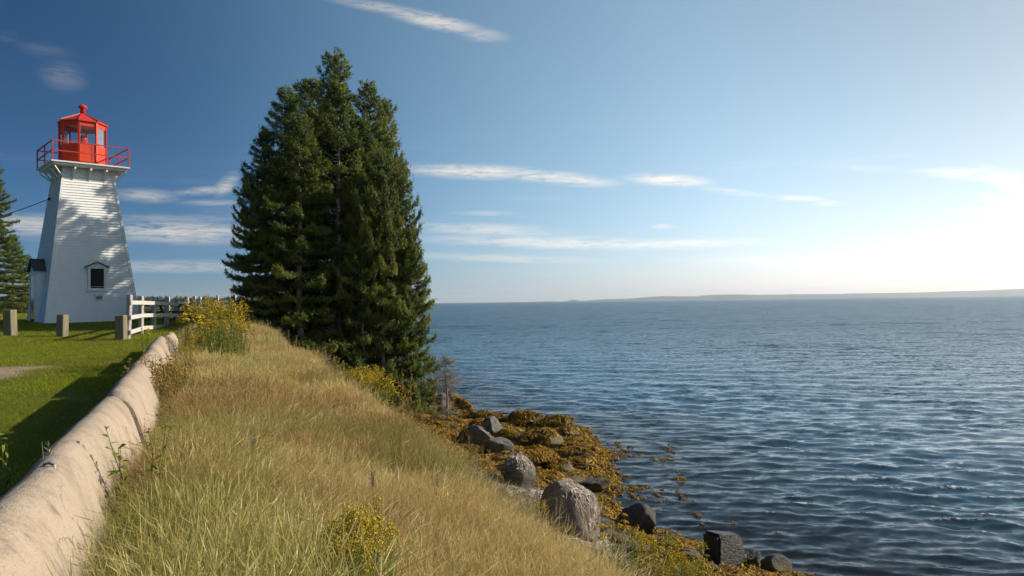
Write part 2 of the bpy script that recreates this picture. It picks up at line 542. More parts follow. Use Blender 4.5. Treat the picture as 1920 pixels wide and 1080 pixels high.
nsum = t.vmath('ADD', t.add('ShaderNodeNewGeometry').outputs['Normal'], wn(.7, 1.3, 4.0, 5, .66))
nsum = t.vmath('ADD', nsum, wn(.55, 1.3, 1.1, 3, .44))
nsum = t.vmath('ADD', nsum, wn(.4, 1.2, .25, 3, .28))
nsum = t.vmath('ADD', nsum, wn(.35, 1.2, .05, 2, .16))
nsum = t.vmath('ADD', nsum, wn(.9, .12, .30, 3, .14))    # streaks drawn out along the wind
nsum = t.vmath('ADD', nsum, wn(.9, .10, .06, 3, .12))
geo_ = t.add('ShaderNodeNewGeometry')
pert0 = t.vmath('SUBTRACT', nsum, geo_.outputs['Normal'])
psc = t.add('ShaderNodeVectorMath', operation='SCALE'); t.l.new(pert0, psc.inputs[0])
t.l.new(t.math('ADD', t.math('MULTIPLY', t.attr('calm'), 2.6), .80), psc.inputs['Scale'])   # chop the far mesh is too coarse for
pert = psc.outputs[0]; nsum = t.vmath('ADD', geo_.outputs['Normal'], pert)
inc = t.vmath('NORMALIZE', t.vmath('MULTIPLY', geo_.outputs['Incoming'], (1, 1, 0)))
dp = t.add('ShaderNodeVectorMath', operation='DOT_PRODUCT'); t.l.new(pert, dp.inputs[0]); t.l.new(inc, dp.inputs[1])
iz = t.add('ShaderNodeSeparateXYZ'); t.l.new(geo_.outputs['Incoming'], iz.inputs[0])
# wavelets that lean away hide behind their neighbours at grazing angles: what shows is the side that faces
lean = t.math('MULTIPLY', t.math('MINIMUM', dp.outputs['Value'], 0.0), t.maprange(iz.outputs[2], .02, .30, -1.7, -.2))
vs = t.add('ShaderNodeVectorMath', operation='SCALE'); t.l.new(inc, vs.inputs[0]); t.l.new(lean, vs.inputs['Scale'])
nrm = t.vmath('NORMALIZE', t.vmath('ADD', nsum, vs.outputs[0]))
t.l.new(nrm, bs.inputs['Normal'])
fo = t.attr('foam')
fn = t.maprange(t.noise(p_, 9, 5, .7), .42, .6)
mpc = t.add('ShaderNodeMapping'); t.l.new(p_, mpc.inputs[0]); mpc.inputs['Scale'].default_value = (.55, 1.5, 1)
caps = t.math('MULTIPLY', t.maprange(t.noise(mpc.outputs[0], .8, 2, .5), .735, .775), t.maprange(t.noise(p_, .05, 2, .5), .46, .58))   # scattered small whitecaps
caps = t.math('MULTIPLY', caps, t.maprange(t.attr('depth'), 1.3, 2.2))
foam = t.math('MAXIMUM', t.math('MULTIPLY', fo, fn, clamp=True), t.math('MULTIPLY', caps, t.maprange(t.noise(p_, 5, 3, .7), .38, .5)))
t.l.new(t.mix(foam, (.032, .088, .138, 1), (.75, .77, .76, 1)), bs.inputs['Base Color'])
t.l.new(t.math('ADD', t.math('MULTIPLY', foam, .5), t.math('ADD', t.math('MULTIPLY', t.attr('calm'), .12), .08)), bs.inputs['Roughness'])  # the chop too small to mesh far out
bs.inputs['IOR'].default_value = 1.333
# clear where it is shallow: the bottom shows through
tr = t.add('ShaderNodeBsdfTransparent'); tr.inputs[0].default_value = (.80, .84, .78, 1)
gl = t.add('ShaderNodeBsdfGlossy'); gl.inputs['Roughness'].default_value = .06; t.l.new(nrm, gl.inputs['Normal'])
fr = t.add('ShaderNodeFresnel'); fr.inputs[0].default_value = 1.333; t.l.new(nrm, fr.inputs['Normal'])
m1 = t.add('ShaderNodeMixShader'); t.l.new(fr.outputs[0], m1.inputs[0]); t.l.new(tr.outputs[0], m1.inputs[1]); t.l.new(gl.outputs[0], m1.inputs[2])
m2 = t.add('ShaderNodeMixShader')
opq = t.math('MAXIMUM', t.maprange(t.attr('depth'), 0.02, 1.5), foam)
t.l.new(opq, m2.inputs[0]); t.l.new(m1.outputs[0], m2.inputs[1]); t.l.new(bs.outputs[0], m2.inputs[2])
t.l.new(m2.outputs[0], out.inputs['Surface'])
sea = link('sea', sme, mt); tag(sea, kind='structure')

# far island across the bay
IY = 8200.0
ips = [(985, .0), (1010, .1), (1030, 1.3), (1045, .3), (1076, .3), (1079, 3.2), (1086, 3.0), (1092, 1.0), (1110, 1.6), (1150, 3.5), (1200, 4.6), (1245, 7.4), (1265, 8.2), (1300, 7.0), (1340, 7.4),
       (1362, 9.6), (1420, 9.8), (1450, 8.4), (1520, 8.6), (1600, 8.2), (1680, 8.8), (1760, 8.8), (1800, 9.4), (1840, 9.8), (1856, 11.0), (1880, 10.2), (1920, 12.0), (2050, 15), (2300, 17), (2600, 12)]
pxs = np.arange(985, 2600, 4.0)
hp = np.interp(pxs, [a for a, b in ips], [b for a, b in ips]) + .7 * (fbm(pxs, pxs * 0, 22, 3) - .5) + .5 * (vn(pxs, pxs * 0, 5, 8) - .5)
hp = np.clip(hp, .15, None) * IY / FPX
X_ = (pxs - 960) / FPX * IY
rows = [(0, -.02), (40, .25), (200, .8), (420, 1.0), (900, .95), (1600, .0)]
V = np.concatenate([np.stack([X_, np.full_like(X_, IY + dy) + 120 * fbm(X_, X_ * 0, 400, 7), hp * f - (2 if f <= 0 else 0)], -1) for dy, f in rows])
n_ = len(X_); idx = np.arange(n_ * len(rows)).reshape(len(rows), n_)
F = np.stack([idx[:-1, :-1], idx[:-1, 1:], idx[1:, 1:], idx[1:, :-1]], -1).reshape(-1, 4)
island = link('island', mesh_np('island', V, F, smooth=True), simple('island_woods', (.03, .045, .03), (.06, .075, .05), .01, .9))
tag(island, kind='structure')

# haze: a closed box of thin even air
hz = MB().box((-14500, -14500, -8.2), (14500, 14500, 140)).build('haze', None)
hm = bpy.data.materials.new('haze_air'); hm.use_nodes = True
h_ = NT(hm.node_tree); h_.n.clear()
ho = h_.add('ShaderNodeOutputMaterial'); pv = h_.add('ShaderNodeVolumePrincipled')
pv.inputs['Color'].default_value = (.86, .94, 1, 1); pv.inputs['Density'].default_value = 7.5e-5; pv.inputs['Anisotropy'].default_value = .4
h_.l.new(pv.outputs[0], ho.inputs['Volume'])
hz.data.materials.clear(); hz.data.materials.append(hm); tag(hz, kind='stuff')

# ------------------------------------------------------------------ materials
M = {}
mt, t, bs, out = new_mat('white_clapboard'); M['white'] = mt
n = t.noise(objc(t), 3.0, 6, .65)
mp = t.add('ShaderNodeMapping'); t.l.new(pos(t), mp.inputs[0]); mp.inputs['Scale'].default_value = (14, 14, 1.4)
n2 = t.noise(mp.outputs[0], 1.0, 4, .6)
t.l.new(t.mix(t.math('MULTIPLY', t.maprange(n2, .55, .8), .35), t.ramp(n, [(.3, (.77, .775, .765)), (.7, (.85, .85, .835))]), (.52, .52, .47, 1)), bs.inputs['Base Color'])
bs.inputs['Roughness'].default_value = .5
M['trim'] = simple('white_trim_paint', (.70, .70, .68), (.80, .80, .78), 5, .45)
M['red'] = simple('red_lantern_paint', (.60, .034, .004), (.70, .048, .006), 4, .6, .15, 30)
M['red_roof'] = simple('red_roof_paint', (.48, .028, .02), (.60, .04, .025), 4, .4, .15, 30)
M['rail'] = simple('red_rail_paint', (.36, .025, .03), (.50, .04, .035), 9, .5)
M['darkroof'] = simple('dark_shingles', (.045, .047, .05), (.09, .092, .095), 12, .85, .4, 60)
M['old'] = simple('weathered_wood', (.13, .115, .07), (.27, .235, .15), 4, .85, .5, 26, stretch=(9, 9, .8), bdist=.01)
M['board'] = simple('white_fence_paint', (.40, .38, .35), (.68, .66, .62), 5, .6, .3, 30, stretch=(3, 3, 3))
M['post'] = simple('grey_pink_post_paint', (.26, .225, .215), (.50, .45, .43), 5, .7, .3, 30, stretch=(3, 3, 3))
M['grey_rail'] = simple('grey_far_wood', (.16, .15, .13), (.28, .26, .23), 6, .8)
M['brown'] = simple('brown_table_wood', (.085, .032, .014), (.16, .062, .028), 5, .7, .3, 30)
M['dark'] = simple('dark_inside', (.02, .02, .022), (.04, .04, .04), 3, .9)
M['metal'] = simple('galvanised', (.35, .36, .36), (.5, .5, .5), 20, .4, metal=.9)
M['wire'] = simple('black_cable', (.02, .02, .02), (.035, .035, .035), 5, .6)
mt, t, bs, out = new_mat('lantern_glass'); M['glass'] = mt
tr = t.add('ShaderNodeBsdfTransparent'); tr.inputs[0].default_value = (.93, .96, .95, 1)
gl = t.add('ShaderNodeBsdfGlossy'); gl.inputs['Roughness'].default_value = .02
fr = t.add('ShaderNodeFresnel'); fr.inputs[0].default_value = 1.5
mx = t.add('ShaderNodeMixShader'); t.l.new(t.math('MULTIPLY', fr.outputs[0], .6), mx.inputs[0]); t.l.new(tr.outputs[0], mx.inputs[1]); t.l.new(gl.outputs[0], mx.inputs[2])
t.l.new(mx.outputs[0], out.inputs['Surface'])
mt, t, bs, out = new_mat('window_glass'); M['pane'] = mt
bs.inputs['Base Color'].default_value = (.010, .013, .012, 1); bs.inputs['Roughness'].default_value = .25; bs.inputs['Specular IOR Level'].default_value = .08
mt, t, bs, out = new_mat('glass_amber_reflection'); M['amber'] = mt
bs.inputs['Base Color'].default_value = (.10, .075, .03, 1); bs.inputs['Roughness'].default_value = .08  # orange-yellow reflection in the glass put into its base colour

# concrete of the barrier: warm, fine grained, with streaks of dirt
mt, t, bs, out = new_mat('barrier_concrete'); M['concrete'] = mt
p_ = pos(t)
n = t.noise(p_, 2.4, 6, .7); n2 = t.noise(p_, 130, 3, .6)
mp = t.add('ShaderNodeMapping'); t.l.new(p_, mp.inputs[0]); mp.inputs['Scale'].default_value = (5, 5, .8)
st = t.maprange(t.noise(mp.outputs[0], 1.6, 5, .7), .52, .75)
c = t.ramp(n, [(.25, (.36, .285, .21)), (.75, (.45, .365, .28))])
c = t.mix(t.math('MULTIPLY', st, .75), c, (.17, .13, .095, 1))
blot = t.maprange(t.noise(p_, 1.1, 7, .75, dist=.6), .50, .66)
c = t.mix(t.math('MULTIPLY', blot, .62), c, (.20, .165, .125, 1))
lich = t.maprange(t.noise(p_, 17, 5, .7), .60, .68)
c = t.mix(t.math('MULTIPLY', lich, .55), c, (.36, .33, .25, 1))
vc = t.add('ShaderNodeTexVoronoi', feature='DISTANCE_TO_EDGE'); t.l.new(t.vmath('ADD', p_, t.vmath('MULTIPLY', t.noise(p_, 3, 4, .6, out='Color'), (.5, .5, .5))), vc.inputs['Vector']); vc.inputs['Scale'].default_value = .8
crk = t.math('MULTIPLY', t.maprange(vc.outputs['Distance'], .006, .0, 0.0, 1.0), t.maprange(t.noise(p_, .9, 2, .5), .5, .6))
c = t.mix(t.math('MULTIPLY', crk, .7), c, (.10, .08, .06, 1))
c = t.mix(t.math('MULTIPLY', t.maprange(t.noise(p_, 38, 2, .5), .62, .72), .5), c, (.22, .19, .15, 1))
t.l.new(t.mix(1.0, c, t.ramp(n2, [(.3, (.82, .82, .82)), (.7, (1.12, 1.12, 1.12))]), 'MULTIPLY'), bs.inputs['Base Color'])
bs.inputs['Roughness'].default_value = .9
bump(t, bs, t.math('ADD', t.math('ADD', t.math('MULTIPLY', n, .8), t.math('MULTIPLY', t.noise(p_, 24, 5, .7), .9)), t.math('MULTIPLY', n2, .4)), .8, .016)


def rock_mat(name, c1, c2, rough=.8, wet=0.0, weed=0.0, weedline=.45):
    mt, t, bs, out = new_mat(name)
    v = pos(t)
    n = t.noise(v, 5, 7, .68); n2 = t.noise(v, 34, 5, .65)
    c = t.ramp(t.math('ADD', t.math('MULTIPLY', n, .6), t.math('MULTIPLY', n2, .4)), [(.38, c1), (.60, c2)])
    vo = t.add('ShaderNodeTexVoronoi', feature='DISTANCE_TO_EDGE'); t.l.new(t.vmath('ADD', v, t.vmath('MULTIPLY', t.noise(v, 6, 4, .6, out='Color'), (.25, .25, .25))), vo.inputs['Vector']); vo.inputs['Scale'].default_value = 3.2
    crack = t.maprange(vo.outputs['Distance'], 0.0, .035, .65, 1.0)
    c = t.mix(1.0, c, crack, 'MULTIPLY')
    if weed:
        z = t.add('ShaderNodeSeparateXYZ'); t.l.new(v, z.inputs[0])
        wl = t.maprange(t.math('ADD', z.outputs[2], t.math('MULTIPLY', n, .5)), weedline, weedline + .12, 1, 0)
        c = t.mix(t.math('MULTIPLY', wl, weed), c, (.16, .095, .014, 1))
    t.l.new(c, bs.inputs['Base Color']); bs.inputs['Roughness'].default_value = rough
    bump(t, bs, t.math('ADD', t.math('ADD', n, t.math('MULTIPLY', n2, .6)), t.math('MULTIPLY', crack, .5)), 1.0, .07)
    return mt


M['rock_grey'] = rock_mat('grey_rock', (.075, .073, .062), (.18, .175, .152), .85)
M['rock_pale'] = rock_mat('pale_brown_rock', (.12, .098, .08), (.25, .21, .18), .85)
M['rock_dark'] = rock_mat('dark_wet_rock', (.020, .018, .014), (.065, .056, .042), .6, weed=.9, weedline=.42)
M['rock_black'] = rock_mat('black_wet_rock', (.016, .016, .016), (.045, .045, .045), .42)
M['rock_weed'] = rock_mat('weedy_rock', (.07, .055, .02), (.17, .11, .025), .55)
M['bark'] = simple('spruce_bark', (.13, .108, .088), (.34, .295, .24), 5, .9, .6, 24, stretch=(6, 6, 1.5), bdist=.015)
M['deadwood'] = simple('grey_dead_wood', (.16, .13, .10), (.30, .25, .19), 6, .9)
M['drift'] = simple('bleached_driftwood', (.42, .37, .30), (.60, .54, .46), 8, .85, .3, 30)


def leaf_mat(name, base_attr=True, trans=.25, rough=.6, stops=None, spec=.3):
    """leaves, needles and blades: colour runs along per-vertex 'r' (which one), instancer 'tint' and 'tone'"""
    mt, t, bs, out = new_mat(name)
    return mt, t, bs, out


def add_translucent(t, bs, out, col, f):
    tl = t.add('ShaderNodeBsdfTranslucent'); t.l.new(col, tl.inputs[0])
    mx = t.add('ShaderNodeMixShader'); mx.inputs[0].default_value = f
    t.l.new(bs.outputs[0], mx.inputs[1]); t.l.new(tl.outputs[0], mx.inputs[2]); t.l.new(mx.outputs[0], out.inputs['Surface'])


mt, t, bs, out = new_mat('spruce_needles'); M['needles'] = mt
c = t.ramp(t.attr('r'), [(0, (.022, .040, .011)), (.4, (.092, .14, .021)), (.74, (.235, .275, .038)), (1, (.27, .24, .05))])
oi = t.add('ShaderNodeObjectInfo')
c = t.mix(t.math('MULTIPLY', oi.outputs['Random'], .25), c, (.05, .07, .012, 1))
t.l.new(c, bs.inputs['Base Color']); bs.inputs['Roughness'].default_value = .55; bs.inputs['Specular IOR Level'].default_value = .35
add_translucent(t, bs, out, c, .38)

mt, t, bs, out = new_mat('dry_grass'); M['grass'] = mt
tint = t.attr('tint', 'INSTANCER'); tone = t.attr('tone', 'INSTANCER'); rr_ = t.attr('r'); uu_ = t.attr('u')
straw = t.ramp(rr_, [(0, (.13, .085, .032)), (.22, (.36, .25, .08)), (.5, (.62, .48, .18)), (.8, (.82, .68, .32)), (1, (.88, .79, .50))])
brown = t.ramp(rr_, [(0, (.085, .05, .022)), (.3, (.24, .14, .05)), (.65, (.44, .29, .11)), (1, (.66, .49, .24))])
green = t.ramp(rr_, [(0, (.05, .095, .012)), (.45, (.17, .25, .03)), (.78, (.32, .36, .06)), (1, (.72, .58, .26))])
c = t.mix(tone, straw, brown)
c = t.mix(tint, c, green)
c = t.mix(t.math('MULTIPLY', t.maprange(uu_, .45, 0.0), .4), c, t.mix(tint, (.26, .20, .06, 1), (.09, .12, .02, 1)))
t.l.new(c, bs.inputs['Base Color']); bs.inputs['Roughness'].default_value = .6; bs.inputs['Specular IOR Level'].default_value = .25
add_translucent(t, bs, out, c, .24)

mt, t, bs, out = new_mat('lawn_blades'); M['lawn'] = mt
tint = t.attr('tint', 'INSTANCER'); rr_ = t.attr('r')
c = t.ramp(rr_, [(0, (.13, .175, .010)), (.6, (.29, .335, .016)), (.9, (.40, .40, .035)), (1, (.52, .44, .14))])
c = t.mix(t.math('MULTIPLY', tint, .6), c, (.20, .19, .045, 1))
t.l.new(c, bs.inputs['Base Color']); bs.inputs['Roughness'].default_value = .6; bs.inputs['Specular IOR Level'].default_value = .2
add_translucent(t, bs, out, c, .4)

mt, t, bs, out = new_mat('rockweed'); M['weed'] = mt
tint = t.attr('tint', 'INSTANCER'); rr_ = t.attr('r')
c = t.ramp(rr_, [(0, (.07, .036, .005)), (.4, (.22, .12, .010)), (.8, (.45, .262, .018)), (1, (.60, .38, .045))])
c = t.mix(t.math('MULTIPLY', tint, .8), c, (.15, .10, .028, 1))
t.l.new(c, bs.inputs['Base Color']); bs.inputs['Roughness'].default_value = .5; bs.inputs['Specular IOR Level'].default_value = .22
add_translucent(t, bs, out, c, .25)

mt, t, bs, out = new_mat('bleached_strands'); M['wrack'] = mt
c = t.ramp(t.attr('r'), [(0, (.40, .33, .25)), (.6, (.60, .52, .43)), (1, (.74, .68, .60))])
t.l.new(c, bs.inputs['Base Color']); bs.inputs['Roughness'].default_value = .8
add_translucent(t, bs, out, c, .15)

mt, t, bs, out = new_mat('dead_twigs'); M['twigs'] = mt
c = t.ramp(t.attr('r'), [(0, (.13, .105, .07)), (.6, (.27, .225, .155)), (1, (.42, .36, .26))])
t.l.new(c, bs.inputs['Base Color']); bs.inputs['Roughness'].default_value = .85


def plant_mat(name, stops, trans=.28):
    mt, t, bs, out = new_mat(name)
    c = t.ramp(t.attr('r'), stops)
    t.l.new(c, bs.inputs['Base Color']); bs.inputs['Roughness'].default_value = .6; bs.inputs['Specular IOR Level'].default_value = .25
    add_translucent(t, bs, out, c, trans)
    return mt


M['stem'] = plant_mat('plant_stems', [(0, (.12, .13, .03)), (.6, (.20, .17, .05)), (1, (.26, .15, .07))], .05)
M['leaf'] = plant_mat('plant_leaves', [(0, (.07, .13, .014)), (.6, (.19, .28, .024)), (1, (.36, .36, .045))], .36)
M['leaf_dark'] = plant_mat('dark_plant_leaves', [(0, (.022, .06, .016)), (.6, (.06, .115, .022)), (1, (.15, .18, .03))])
M['leaf_brown'] = plant_mat('browning_leaves', [(0, (.10, .085, .022)), (.6, (.21, .155, .045)), (1, (.33, .21, .07))])
M['gold'] = plant_mat('goldenrod_blooms', [(0, (.38, .25, .012)), (.5, (.64, .46, .02)), (1, (.80, .62, .05))])
M['faded'] = plant_mat('faded_blooms', [(0, (.24, .15, .03)), (.5, (.46, .31, .055)), (1, (.60, .45, .13))])
M['yellow'] = plant_mat('bright_yellow_blooms', [(0, (.62, .40, .008)), (.5, (.80, .56, .012)), (1, (.85, .66, .03))])
M['seed'] = plant_mat('pale_seed_heads', [(0, (.30, .235, .15)), (.5, (.46, .38, .26)), (1, (.58, .50, .38))])

# ------------------------------------------------------------------ lighthouse
LH0, LHd = hit(158, 592, dmin=25, dmax=60)
LHc = P(156, 590, 33.6); lz = terr1(LHc.x, LHc.y)
lz = 5 - 0.62
lh = empty('lighthouse', (LHc.x, LHc.y, lz), R(43), 'white clapboard lighthouse with a red lantern room standing on the lawn', 'lighthouse')
HB, HT, TH = 1.83, .95, 6.80      # half width at the base and under the gallery, height of the tower


def hw(z): return HB + (HT - HB) * z / TH


mb = MB(); a, b = HB - .07, HT - .07
mb.hexa([(-a, -a, -.3), (a, -a, -.3), (a, a, -.3), (-a, a, -.3), (-b, -b, TH), (b, -b, TH), (b, b, TH), (-b, b, TH)])
mb.build('tower_wall', M['trim'], lh)
NC = 58; EX = TH / NC
rotz = [Matrix.Rotation(R(90 * q), 3, 'Z') for q in range(4)]
for q in range(4):
    for i in range(NC):
        z0, z1 = i * EX - .012, (i + 1) * EX
        w0, w1 = hw(z0) - .05, hw(z1) - .05
        y0o, y0i, y1o, y1i = -hw(z0) - .036, -hw(z0) + .03, -hw(z1) - .002, -hw(z1) + .03
        pts = [(-w0, y0i, z0), (w0, y0i, z0), (w0, y0o, z0), (-w0, y0o, z0), (-w1, y1i, z1), (w1, y1i, z1), (w1, y1o, z1), (-w1, y1o, z1)]
        MB().hexa([tuple(rotz[q] @ Vector(p)) for p in pts]).build('clapboard', M['white'], lh)
    # corner board
    c0, c1 = hw(0) + .044, hw(TH) + .044
    k = .10
    pts = []
    for z, c_ in ((-.02, c0), (TH, c1)):
        pts += [(-c_, -c_, z), (-c_ + k, -c_, z), (-c_ + k, -c_ + .06, z), (-c_ + .06, -c_ + k, z), (-c_, -c_ + k, z)]
    pts = [tuple(rotz[q] @ Vector(p)) for p in pts]
    MB().poly(pts, [(4, 3, 2, 1, 0), (5, 6, 7, 8, 9)] + [(j, (j + 1) % 5, 5 + (j + 1) % 5, 5 + j) for j in range(5)]).build('corner_board', M['trim'], lh)

# window with a little gabled hood, upright in the leaning wall
wx, wz0, wz1, ww = .15, 1.50, 2.30, .27
fy = -hw(wz0) - .05
wf = MB()
for sx in (-1, 1):
    wf.box((wx + sx * (ww + .045) - .05, fy - .035, wz0 - .10), (wx + sx * (ww + .045) + .05, fy + .30, wz1 + .08))
wf.box((wx - ww - .16, fy - .07, wz0 - .19), (wx + ww + .16, fy + .25, wz0 - .10))
wf.box((wx - ww - .005, fy - .03, wz1), (wx + ww + .005, fy + .32, wz1 + .08))
g0 = wz1 + .082
wf.poly([(wx - .40, fy - .03, g0), (wx + .40, fy - .03, g0), (wx, fy - .03, g0 + .17), (wx - .40, fy + .40, g0), (wx + .40, fy + .40, g0), (wx, fy + .40, g0 + .17)],
        [(0, 1, 2), (5, 4, 3), (0, 2, 5, 3), (1, 4, 5, 2), (0, 3, 4, 1)])
win = wf.build('window', M['trim'], lh)
MB().box((wx - ww + .004, fy + .02, wz0 - .096), (wx + ww - .004, fy + .05, wz1 - .004)).build('pane', M['pane'], win)
hd = MB()
for sx in (-1, 1):
    a_ = (wx + sx * .47, g0 - .035); b_ = (wx, g0 + .185)
    hd.hexa([(a_[0], fy - .12, a_[1]), (b_[0], fy - .12, b_[1]), (b_[0], fy + .42, b_[1]), (a_[0], fy + .42, a_[1]),
             (a_[0], fy - .12, a_[1] + .035), (b_[0], fy - .12, b_[1] + .035), (b_[0], fy + .42, b_[1] + .035), (a_[0], fy + .42, a_[1] + .035)])
hd.build('window_hood', M['darkroof'], win)
vy = -hw(1.1) - .04
vt = MB().box((wx - .10, vy - .05, .93), (wx + .22, vy + .12, 1.16)); vt.box((wx - .13, vy - .09, 1.162), (wx + .25, vy + .1, 1.20))
vent = vt.build('vent_box', M['trim'], lh)
MB().box((wx - .06, vy - .056, .97), (wx + .18, vy - .051, 1.10)).build('vent_grille', M['grey_rail'], vent)

# entry porch on the left face
pm = MB(); px0, px1, pw, ph = -HB - .10, -1.30, .55, 2.28
pm.box((px0, -pw, -.05), (px1, pw, ph))
pm.poly([(px0, -pw, ph + .002), (px0, pw, ph + .002), (px0, 0, ph + .42), (px1, -pw, ph + .002), (px1, pw, ph + .002), (px1, 0, ph + .42)], [(0, 2, 1), (3, 4, 5), (0, 3, 5, 2), (2, 5, 4, 1), (0, 1, 4, 3)])
porch = pm.build('entry_porch', M['white'], lh)
rf = MB()
for sy in (-1, 1):
    a_ = (sy * (pw + .14), ph - .09); b_ = (0, ph + .43)
    q_ = [(px0 - .12, a_[0], a_[1]), (px1, a_[0], a_[1]), (px1, b_[0], b_[1]), (px0 - .12, b_[0], b_[1])]
    q_ = q_ + [(x, y, z + .05) for x, y, z in q_]
    rf.hexa(q_ if sy < 0 else [q_[i] for i in (3, 2, 1, 0, 7, 6, 5, 4)])
rf.build('porch_roof', M['darkroof'], porch)
MB().box((px0 - .03, -.42, .02), (px0 - .004, .42, 2.02)).build('door', M['amber'], porch)
df = MB(); df.box((px0 - .045, -.50, .0), (px0 - .002, -.424, 2.1)); df.box((px0 - .045, .424, .0), (px0 - .002, .50, 2.1)); df.box((px0 - .045, -.423, 2.03), (px0 - .002, .423, 2.1))
df.build('door_frame', M['trim'], porch)

# gallery deck, brackets, railing
GH = 1.54
gd = MB().box((-GH, -GH, TH + .04), (GH, GH, TH + .10)); gd.box((-GH + .10, -GH + .10, TH - .06), (GH - .10, GH - .10, TH + .038))
gd.build('gallery_deck', M['trim'], lh)
for q in range(4):
    for u in (-.62, 0.0, .62):
        bk = MB(); y0 = -HT - .03
        bk.box((u - .04, y0 - .09, TH - .62), (u + .04, y0 + .03, TH - .102))
        bk.box((u - .035, -GH + .10, TH - .19), (u + .035, y0 - .092, TH - .104))
        bk.bar((u, y0 - .07, TH - .56), (u, -GH + .16, TH - .17), .06, .06, (1, 0, 0))
        bk.v = [tuple(rotz[q] @ Vector(p)) for p in bk.v]
        bk.build('bracket', M['trim'], lh)
    bk = MB(); bk.bar((-HT - .03, -HT - .03, TH - .55), (-GH + .14, -GH + .14, TH - .12), .06, .06)
    bk.v = [tuple(rotz[q] @ Vector(p)) for p in bk.v]; bk.build('bracket', M['trim'], lh)
GR = GH - .05; z0 = TH + .10
rail_root = MB()
for zr in (.42, .84):
    c_ = [(-GR, -GR), (GR, -GR), (GR, GR), (-GR, GR)]
    for i in range(4):
        a_, b_ = c_[i], c_[(i + 1) % 4]
        rail_root.bar((*a_, z0 + zr), (*b_, z0 + zr), .045, .045)
railing = rail_root.build('railing', M['rail'], lh)
for x_, y_ in [(-GR, -GR), (GR, -GR), (GR, GR), (-GR, GR), (0, -GR), (0, GR), (-GR, 0), (GR, 0)]:
    MB().bar((x_, y_, z0), (x_, y_, z0 + .87), .052, .052).build('railing_post', M['rail'], railing)

# lantern room: octagon
LR = .93; zb, zg, zt = z0, z0 + .96, z0 + 1.95
oct_ = [(LR * math.cos(R(22.5 + 45 * k_)), LR * math.sin(R(22.5 + 45 * k_))) for k_ in range(8)]
lr = MB().lathe([(LR - .06, zb), (LR - .06, zb + .05)], 8, a0=R(22.5)); lr.lathe([(LR - .10, zg - .10), (LR - .10, zg - .05)], 8, a0=R(22.5))
lant = lr.build('lantern_room', M['red'], lh)
for k_ in range(8):
    a_, b_ = Vector((*oct_[k_], 0)), Vector((*oct_[(k_ + 1) % 8], 0))
    n_ = ((a_ + b_) / 2).normalized(); e_ = (b_ - a_).normalized(); Lk = (b_ - a_).length
    def slab(u0_, u1_, zl, zh, o0, o1, name, mat, par=lant):
        p = [a_ + e_ * (u0_ * Lk) + n_ * o0, a_ + e_ * (u1_ * Lk) + n_ * o0, a_ + e_ * (u1_ * Lk) + n_ * o1, a_ + e_ * (u0_ * Lk) + n_ * o1]
        return MB().hexa([(v.x, v.y, zl) for v in p] + [(v.x, v.y, zh) for v in p]).build(name, mat, par)
    slab(.03, .97, zb + .003, zg, -.05, 0, 'lower_panel', M['red'])
    slab(.03, .97, zt - .20, zt, -.05, 0, 'upper_panel', M['red'])
    slab(.04, .96, zg + .002, zt - .202, -.03, -.022, 'glass_pane', M['glass'])
    rot = math.atan2(a_.y, a_.x)
    pm_ = MB().box((-.05, -.045, zb + .002), (.03, .045, zt + .002))
    pm_.v = [(LR * math.cos(rot) + x * math.cos(rot) - y * math.sin(rot), LR * math.sin(rot) + x * math.sin(rot) + y * math.cos(rot), z) for x, y, z in pm_.v]
    pm_.build('corner_post', M['red'], lant)
rfm = MB().lathe([(LR - .2, zt + .004), (LR + .08, zt + .004), (LR + .08, zt + .06), (.13, zt + .50), (.11, zt + .52)], 8, a0=R(22.5))
lroof = rfm.build('lantern_roof', M['red_roof'], lant)
for k_ in range(8):
    a_ = R(22.5 + 45 * k_)
    MB().bar(((LR + .10) * math.cos(a_), (LR + .10) * math.sin(a_), zt + .075), (.13 * math.cos(a_), .13 * math.sin(a_), zt + .505), .035, .03).build('roof_rib', M['red_roof'], lroof)
MB().lathe([(.11, zt + .48), (.10, zt + .74), (.12, zt + .76), (.19, zt + .80), (.19, zt + .83), (.10, zt + .91), (.02, zt + .95)], 14).build('ventilator', M['red_roof'], lroof, smooth=True)
MB().lathe([(LR - .2, zt - .03), (LR - .2, zt - .02)], 8, a0=R(22.5)).build('lantern_ceiling', M['trim'], lant)
lamp = MB().lathe([(.16, zg - .05), (.16, zg + .02)], 12).build('lamp_stand', M['trim'], lant)
mt, t, bs, out = new_mat('red_lens'); bs.inputs['Base Color'].default_value = (.6, .03, .03, 1); bs.inputs['Roughness'].default_value = .12
MB().lathe([(.17, zg + .022), (.21, zg + .08), (.17, zg + .14), (.21, zg + .20), (.17, zg + .26), (.21, zg + .32), (.19, zg + .40), (.12, zg + .50), (.03, zg + .54)], 14).build('lens', mt, lamp, smooth=True)

